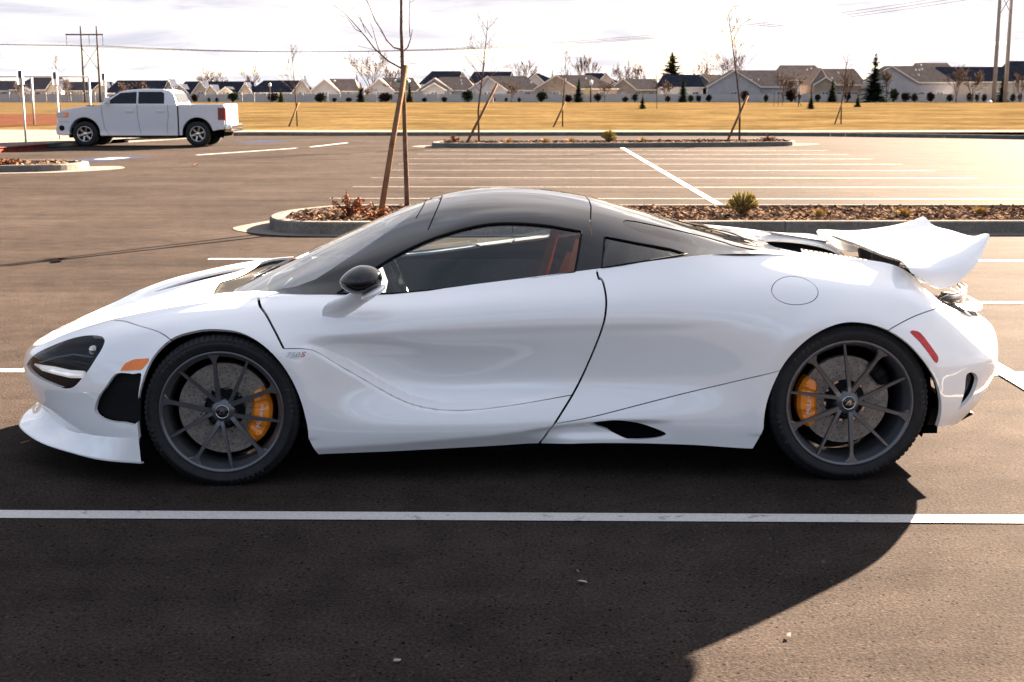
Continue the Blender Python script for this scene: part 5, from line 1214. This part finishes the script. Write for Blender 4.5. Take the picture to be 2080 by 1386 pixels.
def make_wheel(cx,cz,sg,Rt,wid,rimR,flare0,discR,rear):
    root=bpy.data.objects.new('wheel',None); COL.objects.link(root); root.parent=car; root.location=(cx,sg*.93,cz); root.rotation_euler=(0,0,0 if sg<0 else math.pi)
    y0=-.032
    bm=bmesh.new(); lathe(bm,[(rimR-.004,y0+.030),(rimR+.004,y0+.012),(rimR+.012,y0+.006),(rimR+.03,y0+.001),((rimR+Rt)/2+.005,y0-.003),(Rt-.028,y0+.004),(Rt-.014,y0+.012),(Rt-.006,y0+.024),(Rt-.001,y0+.040),(Rt,y0+.07),(Rt,y0+wid-.07),(Rt-.001,y0+wid-.04),(Rt-.012,y0+wid-.014),((rimR+Rt)/2,y0+wid),(rimR,y0+wid-.02)],96)
    ty=bm_obj('tyre',bm,rubber,root,True)
    bm=bmesh.new(); rl=(rimR+Rt)/2+.004
    for word,a_mid in (('PIRELLI',R(128)),('P ZERO',R(8)),('PIRELLI',R(-70)),('P ZERO',R(-160))):
        for i,ch in enumerate(word):
            if ch==' ': continue
            a=a_mid-(i-(len(word)-1)/2)*.078; m0=text_cache(ch,.022); k0=len(bm.verts)
            M=Matrix.Translation((rl*math.cos(a),y0-.0045,rl*math.sin(a)))@Matrix.Rotation(-a+math.pi/2,4,'Y')@Matrix.Rotation(math.pi/2,4,'X')
            vs=[bm.verts.new(M@v.co) for v in m0.vertices]
            for p_ in m0.polygons:
                try: bm.faces.new([vs[q] for q in p_.vertices])
                except ValueError: pass
    o=bm_obj('tyre_lettering',bm,pmat('tyre_lettering_grey',(.035,.035,.038),rough=.5),ty); o['kind']='stuff'
    bm=bmesh.new(); nb=84
    for k in range(nb):
        a=2*math.pi*k/nb; c,s=math.cos(a),math.sin(a); tx=Vector((-s,0,c)); er=Vector((c,0,s)); w_=.0085
        pts=[(Rt-.020,y0+.0075),(Rt-.009,y0+.018),(Rt-.0015,y0+.034),(Rt+.0005,y0+.060)]
        vs=[[bm.verts.new(er*(r+.0028)+tx*(q*w_)+Vector((0,y-.0015,0))) for q in (-1,1)] for r,y in pts]
        for i in range(3): bm.faces.new((vs[i][0],vs[i][1],vs[i+1][1],vs[i+1][0]))
    o=bm_obj('tread_shoulder',bm,rubber,ty); o['kind']='stuff'
    bm=bmesh.new(); lathe(bm,[(rimR+.002,y0+.03),(rimR+.006,y0+.014),(rimR+.002,y0+.008),(rimR-.006,y0+.010),(rimR-.012,y0+.018),(rimR-.016,y0+.030),(rimR-.026,y0+.045),(rimR-.030,y0+.09),(rimR-.034,y0+.17),(rimR-.01,y0+wid-.03)],96); rm=bm_obj('rim',bm,rimm,root,True)
    for k in range(5):
        fa=R(flare0)+k*R(72)
        bm=bmesh.new(); spoke(bm,fa+R(13),fa,.045,rimR-.010,lambda t:(.0125-.005*t+.026*max(0,t-.84)**1.5/.064,.0125-.005*t+.026*max(0,t-.84)**1.5/.064),.004,-.018); bm_obj('spoke',bm,rimm,rm,False)
        bm=bmesh.new(); spoke(bm,fa+R(23),fa+R(38),.045,rimR-.012,lambda t:(.0105-.0045*t,.0105-.0045*t),.004,-.014,dep=.024); bm_obj('spoke',bm,rimm,rm,False)
        a=fa+R(54); bm=bmesh.new(); lathe(bm,[(.0,.012),(.007,.012),(.009,.004),(.013,.004),(.014,.02)],14); bmesh.ops.translate(bm,verts=bm.verts,vec=(.055*math.cos(a),.004,.055*math.sin(a))); bm_obj('wheel_bolt',bm,blackm,rm,True)
    bm=bmesh.new(); lathe(bm,[(0,-.004),(.034,-.002),(.044,.004),(.056,.014),(.060,.035),(.045,.05)],32); bm_obj('hub',bm,rimm,rm,True)
    bm=bmesh.new(); lathe(bm,[(0,-.0085),(.025,-.008),(.027,-.006),(.0285,-.003)],32); hc=bm_obj('hub_cap',bm,blackg,rm,True)
    bm=bmesh.new(); lathe(bm,[(.0262,-.0075),(.0275,-.0092),(.0295,-.008),(.0295,-.003)],32); bm_obj('hub_ring',bm,silver,hc,True)
    sw=[(-.014,-.013),(-.010,-.002),(-.003,.008),(.004,.0135),(.010,.0125),(.0115,.004),(.009,-.006),(.0075,-.012),(.0055,-.004),(.004,.002),(-.001,.001),(-.007,-.005)]
    bm=bmesh.new(); bm.faces.new([bm.verts.new((x,-.0092,z)) for x,z in sw]); bmesh.ops.triangulate(bm,faces=bm.faces); bm_obj('hub_emblem',bm,silver,hc)
    # brake
    bm=bmesh.new(); lathe(bm,[(.085,.072),(.088,.062),(discR-.001,.062),(discR,.065),(discR,.09),(.088,.09)],72); dk=bm_obj('brake_disc',bm,discm,root,True); dk.data.polygons.foreach_set('use_smooth',[False]*len(dk.data.polygons))
    bm=bmesh.new(); rng=random.Random(3)
    for k in range(24):
        for j in range(5):
            rr=.108+j*(discR-.118)/4.6; a=2*math.pi*(k+.22*j)/24; C=Vector((rr*math.cos(a),.0612,rr*math.sin(a)))
            bm.faces.new([bm.verts.new(C+Vector((.0026*math.cos(t),0,.0026*math.sin(t)))) for t in np.linspace(0,2*math.pi,7)[:-1]])
    o=bm_obj('disc_drilling',bm,voidm,dk); o['kind']='stuff'
    bm=bmesh.new(); lathe(bm,[(.0,.045),(.06,.045),(.085,.055),(.092,.07),(.092,.09)],32); bm_obj('disc_bell',bm,blackm,dk,True)
    for k in range(10):
        a=2*math.pi*(k+.3)/10; bm=bmesh.new(); box(bm,-.010,.010,-.003,.003,-.005,.005); bm_obj('bell_bobbin',bm,chrome,dk,loc=(.089*math.cos(a),.052,.089*math.sin(a)),rot=(0,-a+math.pi/2,0))
    def caliper(a0,a1,ri,ro,mat,txt,flip):
        bm=bmesh.new(); n=16; prof=[]
        for i in range(n+1):
            t=i/n; a=a0+(a1-a0)*t; e=abs(2*t-1); inn=ri+.020*e**4; out=ro-.012*e**3; y_=.030+.012*e**2
            if i in (4,5,11,12): y_+=.007
            prof.append((a,inn,out,y_))
        L=[]
        for a,i_,o_,y_ in prof:
            c,s=math.cos(a),math.sin(a)
            L.append([bm.verts.new((r*c,y,r*s)) for r,y in ((i_,y_+.012),(i_+.012,y_),(o_-.014,y_),(o_,y_+.014),(o_,.105),(i_,.105))])
        for p,q in zip(L,L[1:]):
            for k in range(6): bm.faces.new((p[k],q[k],q[(k+1)%6],p[(k+1)%6]))
        bm.faces.new(L[0][::-1]); bm.faces.new(L[-1]); bmesh.ops.recalc_face_normals(bm,faces=bm.faces)
        co=bm_obj('brake_caliper',bm,mat,root,False)
        if txt:
            am=(a0+a1)/2; rm_=(ri+ro)/2-.006
            text_mesh('caliper_lettering',txt,.030,.0006,whitep,co,(rm_*math.cos(am),.0285,rm_*math.sin(am)),(R(90),-am+(R(90) if flip else R(-90)),0),shear=.15)
            for t in (.16,.84):
                a=a0+(a1-a0)*t; bm=bmesh.new(); lathe(bm,[(0,-.004),(.009,-.004),(.011,.004),(.012,.02)],12); bmesh.ops.translate(bm,verts=bm.verts,vec=((ro-.030)*math.cos(a),.034,(ro-.030)*math.sin(a))); bm_obj('caliper_bolt',bm,mat,co,True)
    if not rear: caliper(R(-52),R(30),.120,.205,orange,'McLaren',False)
    else:
        caliper(R(148),R(216),.128,.212,orange,'McLaren',True); caliper(R(22),R(58),.150,.212,blackm,None,False)
    return root
for sg in (-1,1):
    make_wheel(-1.335,.322,sg,.326,.245,.259,96,.197,False)
    make_wheel(1.335,.340,sg,.344,.305,.272,131,.192,True)
# badge on the wing behind the front wheel
def onwall(x,z):
    A=Wg.reshape(-1,3); k=np.argsort((A[:,0]-x)**2+(A[:,2]-z)**2)[:4]; return A[k].mean(0)
pL=onwall(-1.08,.569); pR=onwall(-.95,.569); pT=onwall(-1.0,.60); pB=onwall(-1.0,.54)
yaw=math.atan2(-(pR[1]-pL[1]),.13); tilt=math.atan2(-(pT[1]-pB[1]),.06); pm=onwall(-1.035,.569)
b1=text_mesh('badge_number','750',.031,.0015,pmat('badge_silver',(.42,.41,.40),rough=.3,metal=.6),car,(-1.03,-pm[1]-.009,.569),(R(90)-tilt,0,yaw),shear=.35,sx=1.25)
text_mesh('badge_letter','S',.032,.0018,redp,b1,(.0335,0,.001),(0,0,0),shear=.35,sx=1.0)
# ================================================================ pickup truck
tpaint=pmat('truck_white_paint',(.55,.57,.62),rough=.35,coat=.5,noise=.01,nscale=2)
tglass=pmat('truck_dark_glass',(.006,.007,.012),rough=.05,spec=.35,noise=.1)
tglass2=glassmat('truck_front_glass',(.45,.52,.52),1.5)
tchrome=pmat('truck_wheel_chrome',(.34,.33,.32),rough=.2,metal=.9)
tx=at(172,273,44.0).x
truck=thing('pickup_truck','white crew-cab pickup parked side-on at the far left of the lot','truck',(tx,44.0,0))
TW=2.03
def arch_profile(top,bot,x0,x1,arches,z0):
    """lower outline with semicircular cut-outs, listed from rear to front"""
    pts=[]
    for cx,r in sorted(arches,reverse=True):
        for a in np.linspace(0,math.pi,13): 
            z=.40+r*math.sin(a)
            pts.append((cx+r*math.cos(a),max(z0,z) if 0<a<math.pi else z0))
    return pts
def side_panel(name,outline,y0,y1,mat,parent=truck,bev=.0):
    bm=bmesh.new(); a=[bm.verts.new((x,y0,z)) for x,z in outline]; b=[bm.verts.new((x,y1,z)) for x,z in outline]; n=len(outline)
    f=bm.faces.new(a); g=bm.faces.new(b[::-1])
    for i in range(n): bm.faces.new((a[i],b[i],b[(i+1)%n],a[(i+1)%n]))
    bmesh.ops.recalc_face_normals(bm,faces=bm.faces)
    if bev: bevel(bm,bev,2)
    bmesh.ops.triangulate(bm,faces=[f for f in bm.faces if len(f.verts)>4])
    return bm_obj(name,bm,mat,parent)
arF=[(.0+.50*math.cos(a),.42+.52*math.sin(a)) for a in np.linspace(0,math.pi,15)]; arR=[(3.69+.50*math.cos(a),.42+.52*math.sin(a)) for a in np.linspace(0,math.pi,15)]
# front end + cab lower body
front=[(-.86,.42),(-.90,.75),(-.86,1.05),(-.74,1.18),(-.2,1.27),(.52,1.36),(3.06,1.36),(3.06,.34),(.50,.34)]+arF[1:-1]+[(-.50,.36),(-.8,.36)]
side_panel('cab_body',front,.02,TW-.02,tpaint,bev=.03)
bed=[(3.09,1.36),(4.56,1.36),(4.61,1.30),(4.59,.62),(4.45,.55),(4.19,.50)]+arR[1:-1]+[(3.19,.36),(3.09,.36)]
side_panel('bed_side',bed,.02,.12,tpaint,bev=.02); side_panel('bed_side',bed,TW-.12,TW-.02,tpaint,bev=.02)
bm=bmesh.new(); box(bm,3.09,4.56,.12,TW-.12,.62,.80); box(bm,3.09,3.14,.12,TW-.12,.8,1.34); bm_obj('bed_floor',bm,blackm,truck)
tg=side_panel('tailgate',[(4.54,.64),(4.64,.64),(4.64,1.26),(4.61,1.37),(4.54,1.37)],.10,TW-.10,tpaint,bev=.015)
bm=bmesh.new(); box(bm,4.642,4.66,TW/2-.16,TW/2+.16,1.05,1.16); bm_obj('tailgate_handle',bm,blackm,tg)
# cab upper with tumblehome
prof=[(.50,1.34),(.72,1.50),(1.16,1.76),(1.40,1.82),(1.95,1.86),(2.55,1.85),(2.80,1.80),(2.92,1.69),(3.06,1.34)]
bm=bmesh.new(); L=[]
for s,off in ((0,0),(1,0)):
    row=[]
    for x,z in prof:
        ins=.05+.20*max(0,(z-1.34)/.56)**1.0; row.append(bm.verts.new((x,ins if s==0 else TW-ins,z)))
    L.append(row)
for i in range(len(prof)-1): bm.faces.new((L[0][i],L[1][i],L[1][i+1],L[0][i+1]))
bm.faces.new(L[0][::-1]); bm.faces.new(L[1]); bm.faces.new((L[0][0],L[0][-1],L[1][-1],L[1][0])); bmesh.ops.recalc_face_normals(bm,faces=bm.faces)
bevel(bm,.04,3); bm_obj('cab_roof',bm,tpaint,truck,True)
yin=lambda z:.05+.20*max(0,(z-1.34)/.56)
def win(name,pts,mat,near=True,off=.006):
    V=[]; 
    for x,z in pts: y=yin(z)-off; V.append((x,y if near else TW-y,z))
    return mesh_obj(name,V,[tuple(range(len(V)))],mat,truck,smooth=False)
for nr in (True,False):
    win('front_window',[(.70,1.385),(.98,1.59),(1.20,1.73),(1.72,1.765),(1.72,1.385)],tglass,nr)
    win('rear_door_window',[(1.78,1.385),(1.78,1.765),(2.55,1.765),(2.62,1.71),(2.63,1.385)],tglass,nr)
yws=[(.60,1.425),(1.15,1.79)]
mesh_obj('windscreen',[(.585,.16,1.425),(.585,TW-.16,1.425),(1.10,TW-.28,1.785),(1.10,.28,1.785)],[(0,1,2,3)],tglass,truck,smooth=False)
mesh_obj('rear_window',[(3.045,.22,1.42),(3.045,TW-.22,1.42),(2.945,TW-.30,1.72),(2.945,.30,1.72)],[(3,2,1,0)],tglass,truck,smooth=False)
def strip3(name,pts,w,mat,y=.0155):
    bm=bmesh.new()
    for a,b in zip(pts,pts[1:]):
        d=Vector((b[0]-a[0],0,b[1]-a[1])).normalized(); n_=Vector((-d.z,0,d.x))*w/2
        bm.faces.new([bm.verts.new(Vector((p[0],y,p[1]))+q) for p,q in ((a,-n_),(b,-n_),(b,n_),(a,n_))])
    return bm_obj(name,bm,mat,truck)
seam=pmat('panel_seam',(.10,.10,.11),rough=.8)
strip3('door_seam',[(.58,1.34),(.60,1.0),(.66,.60),(.80,.38)],.012,seam); strip3('door_seam',[(1.75,1.36),(1.76,.9),(1.84,.40)],.012,seam); strip3('door_seam',[(2.74,1.36),(2.76,1.0),(2.70,.6),(2.72,.40)],.012,seam)
strip3('cab_gap',[(3.075,1.36),(3.075,.36)],.035,pmat('cab_gap_dark',(.01,.01,.01),rough=.9))
strip3('side_moulding',[(-.8,.80),(-.5,.80)],.010,seam)
for x in (1.50,2.50):
    bm=bmesh.new(); box(bm,x-.11,x+.11,-.02,.02,1.12,1.165); bevel(bm,.01); bm_obj('door_handle',bm,tpaint,truck)
bm=bmesh.new(); box(bm,3.28,3.46,.012,.018,1.0,1.18); bm_obj('fuel_door',bm,tpaint,truck)
bm=bmesh.new(); box(bm,.1,.38,.012,.30,1.318,1.335); bm_obj('bonnet_vent',bm,blackm,truck)
for y in (-.10,TW+.10):
    bm=bmesh.new(); box(bm,.74,.90,y-.10,y+.10,1.37,1.60); bevel(bm,.04,2); bm_obj('door_mirror',bm,tpaint,truck,True)
headm=pmat('headlight_clear',(.5,.5,.52),rough=.1,metal=.6); tail_r=pmat('tail_red',(.16,.005,.008),rough=.2,coat=.8,noise=.3,nscale=20)
for y0,y1 in ((.008,.30),(TW-.30,TW-.008)):
    bm=bmesh.new(); box(bm,-.885,-.52,y0,y1,.95,1.10); o=bm_obj('headlight',bm,headm,truck); bm=bmesh.new(); box(bm,-.60,-.50,y0-.004 if y0<1 else y1-.02,y0+.02 if y0<1 else y1+.004,.955,1.095); bm_obj('marker_lens',bm,orangel,o)
    bm=bmesh.new(); box(bm,4.38,4.625,y0,min(y1,y0+.14) if y0<1 else y1,.86,1.25); bm_obj('tail_light',bm,tail_r,truck)
    bm=bmesh.new(); lathe(bm,[(0,-.02),(.07,-.02),(.09,0),(.09,.05)],14); bmesh.ops.translate(bm,verts=bm.verts,vec=(-.74,y0-.0 if y0<1 else y1,.60)); bm_obj('fog_lamp',bm,blackm,truck)
bm=bmesh.new(); prism_x(bm,[(-.95,.40),(-.97,.62),(-.90,.72),(-.80,.72),(-.80,.36)],.06,TW-.06); bevel(bm,.04,3); bm_obj('front_bumper',bm,tpaint,truck)
bm=bmesh.new(); box(bm,-.925,-.88,.35,TW-.35,.76,1.08); bm_obj('grille',bm,blackm,truck)
bm=bmesh.new(); box(bm,4.55,4.80,.05,TW-.05,.47,.72); bevel(bm,.05,3); rb=bm_obj('rear_bumper',bm,chrome,truck,True)
bm=bmesh.new(); box(bm,4.30,4.56,.004,.06,.55,.70); bevel(bm,.02); bm_obj('bumper_end',bm,tpaint,rb)
bm=bmesh.new(); box(bm,-.6,4.5,.25,TW-.25,.28,.60); bm_obj('chassis',bm,voidm,truck)
for cx in (0,3.69):
    for y0,y1 in ((.05,.45),(TW-.45,TW-.05)):
        bm=bmesh.new(); n=16; a0=[i*math.pi/n for i in range(n+1)]
        r0=[bm.verts.new((cx+.52*math.cos(a),y0,.40+.54*math.sin(a))) for a in a0]; r1=[bm.verts.new((cx+.52*math.cos(a),y1,.40+.54*math.sin(a))) for a in a0]
        for i in range(n): bm.faces.new((r0[i],r0[i+1],r1[i+1],r1[i]))
        bm.faces.new(r1 if y0<1 else r0); bm_obj('wheel_well',bm,voidm,truck)
    for y,sg in ((.0,1),(TW,-1)):
        wr=bpy.data.objects.new('wheel',None); COL.objects.link(wr); wr.parent=truck; wr.location=(cx,y,.405); wr.rotation_euler=(0,0,0 if sg>0 else math.pi)
        bm=bmesh.new(); lathe(bm,[(.255,.03),(.27,.015),(.33,.01),(.385,.03),(.405,.06),(.405,.25),(.38,.28),(.26,.28)],40); bm_obj('tyre',bm,rubber,wr,True)
        bm=bmesh.new(); lathe(bm,[(.258,.03),(.252,.018),(.240,.022),(.232,.05),(.225,.14),(.0,.15)],36); rm=bm_obj('rim',bm,pmat('rim_dark',(.05,.05,.055),rough=.4,metal=.6),wr,True)  # rim barrel behind the spokes in one even dark metal
        bm=bmesh.new(); lathe(bm,[(.262,.028),(.250,.012),(.225,.02),(.222,.05)],36); bm_obj('rim_lip',bm,tchrome,rm,True)
        for k in range(6):
            a=k*math.pi/3+.26; bm=bmesh.new(); spoke(bm,a,a,.03,.235,lambda t:(.040-.016*t+.02*max(0,t-.7)/.3,.040-.016*t+.02*max(0,t-.7)/.3),.05,.03,.03,5); bm_obj('spoke',bm,tchrome,rm)
        bm=bmesh.new(); lathe(bm,[(0,.025),(.04,.028),(.07,.045),(.08,.08)],20); bm_obj('hub_cap',bm,chrome,rm,True)
# ================================================================ walking person far out on the field
pb=at(1623,217,157); per=thing('person','person in dark jacket and dark trousers walking across the field','person',(pb.x,157,.365),R(200))
def skin_body(name,pts,edges,mat,parent):
    me=bpy.data.meshes.new(name); me.from_pydata([p[:3] for p in pts],edges,[]); o=bpy.data.objects.new(name,me); COL.objects.link(o); o.parent=parent
    m=o.modifiers.new('skin','SKIN'); sv=me.skin_vertices[0].data
    for i,p in enumerate(pts): sv[i].radius=(p[3],p[3]*(p[4] if len(p)>4 else 1))
    sv[0].use_root=True; s=o.modifiers.new('sub','SUBSURF'); s.levels=1; s.render_levels=2; me.materials.append(mat); return o
cloth=pmat('dark_clothes',(.030,.027,.030),rough=.9,noise=.2,nscale=8); skinm=pmat('skin',(.42,.25,.18),rough=.6); hairm=pmat('dark_hair',(.02,.015,.012),rough=.7)
pts=[(0,0,.95,.15,.75),(0,0,1.15,.155,.7),(.02,0,1.38,.17,.62),(.02,0,1.50,.06),(.03,0,1.60,.095),(.03,0,1.70,.085),
 (.0,.10,.92,.09),(.18,.10,.52,.065),(.12,.10,.09,.045),(.26,.10,.04,.04),(.0,-.10,.92,.09),(-.10,-.10,.52,.065),(-.36,-.10,.18,.045),(-.28,-.10,.06,.04),
 (.02,.21,1.40,.065),(-.10,.25,1.14,.048),(.04,.25,.92,.035),(.08,.25,.84,.035),(.02,-.21,1.40,.065),(.14,-.25,1.16,.048),(.32,-.24,1.02,.035),(.40,-.23,.99,.035)]
ed=[(0,1),(1,2),(2,3),(3,4),(4,5),(0,6),(6,7),(7,8),(8,9),(0,10),(10,11),(11,12),(12,13),(2,14),(14,15),(15,16),(16,17),(2,18),(18,19),(19,20),(20,21)]
skin_body('body',pts,ed,cloth,per)
bm=bmesh.new(); bmesh.ops.create_uvsphere(bm,u_segments=12,v_segments=8,radius=.098); bmesh.ops.translate(bm,verts=bm.verts,vec=(.055,0,1.625)); bm_obj('face',bm,skinm,per,True)
bm=bmesh.new(); bmesh.ops.create_uvsphere(bm,u_segments=12,v_segments=8,radius=.112); bmesh.ops.translate(bm,verts=bm.verts,vec=(.015,0,1.665)); bm_obj('hair',bm,hairm,per,True)
# ================================================================ litter on the asphalt
def flake(label,cat,name,loc,s,mat,seed,n=6,grp=None):
    rg=random.Random(seed); bm=bmesh.new(); ring=[bm.verts.new((s*rg.uniform(.6,1.1)*math.cos(6.283*i/n),.45*s*rg.uniform(.5,1.2)*math.sin(6.283*i/n),.006+s*rg.uniform(.02,.30))) for i in range(n)]
    c=bm.verts.new((0,0,.012)); 
    for i in range(n): bm.faces.new((ring[i],ring[(i+1)%n],c))
    tag(bm_obj(name,bm,mat,None,False,loc=loc,rot=(0,0,rg.uniform(0,6))),label,cat,grp)
scrapm=pmat('pale_scrap',(.25,.24,.23),rough=.8)
def gpt(px,py): 
    a=(px-1040)/2700; b=(693-py)/2700; d=Vector((a,CT+b*ST,-ST+b*CT)); return Vector((0,0,1.635))+d*(-1.635/d.z)
flake('curled tan dry leaf on the asphalt ahead of the supercar nose','leaf','dry_leaf',gpt(125,531),.13,deadm,1); 
flake('small pale scrap lying in the car shadow below the door','litter','litter_scrap',gpt(1184,1186),.020,scrapm,2); flake('tiny pale scrap at the bottom of the shadow','litter','litter_scrap',gpt(807,1346),.017,scrapm,3)
flake('tiny twig-like scrap at the shadow edge lower right','litter','litter_scrap',gpt(1602,1295),.022,concrete,4); flake('small brown pebble just above the larger scrap in the shadow','pebble','pebble',gpt(1174,1164),.014,concrete,5)
flake('small tan leaf in the lot left of the near island','leaf','dry_leaf',gpt(398,337),.16,deadm,6)
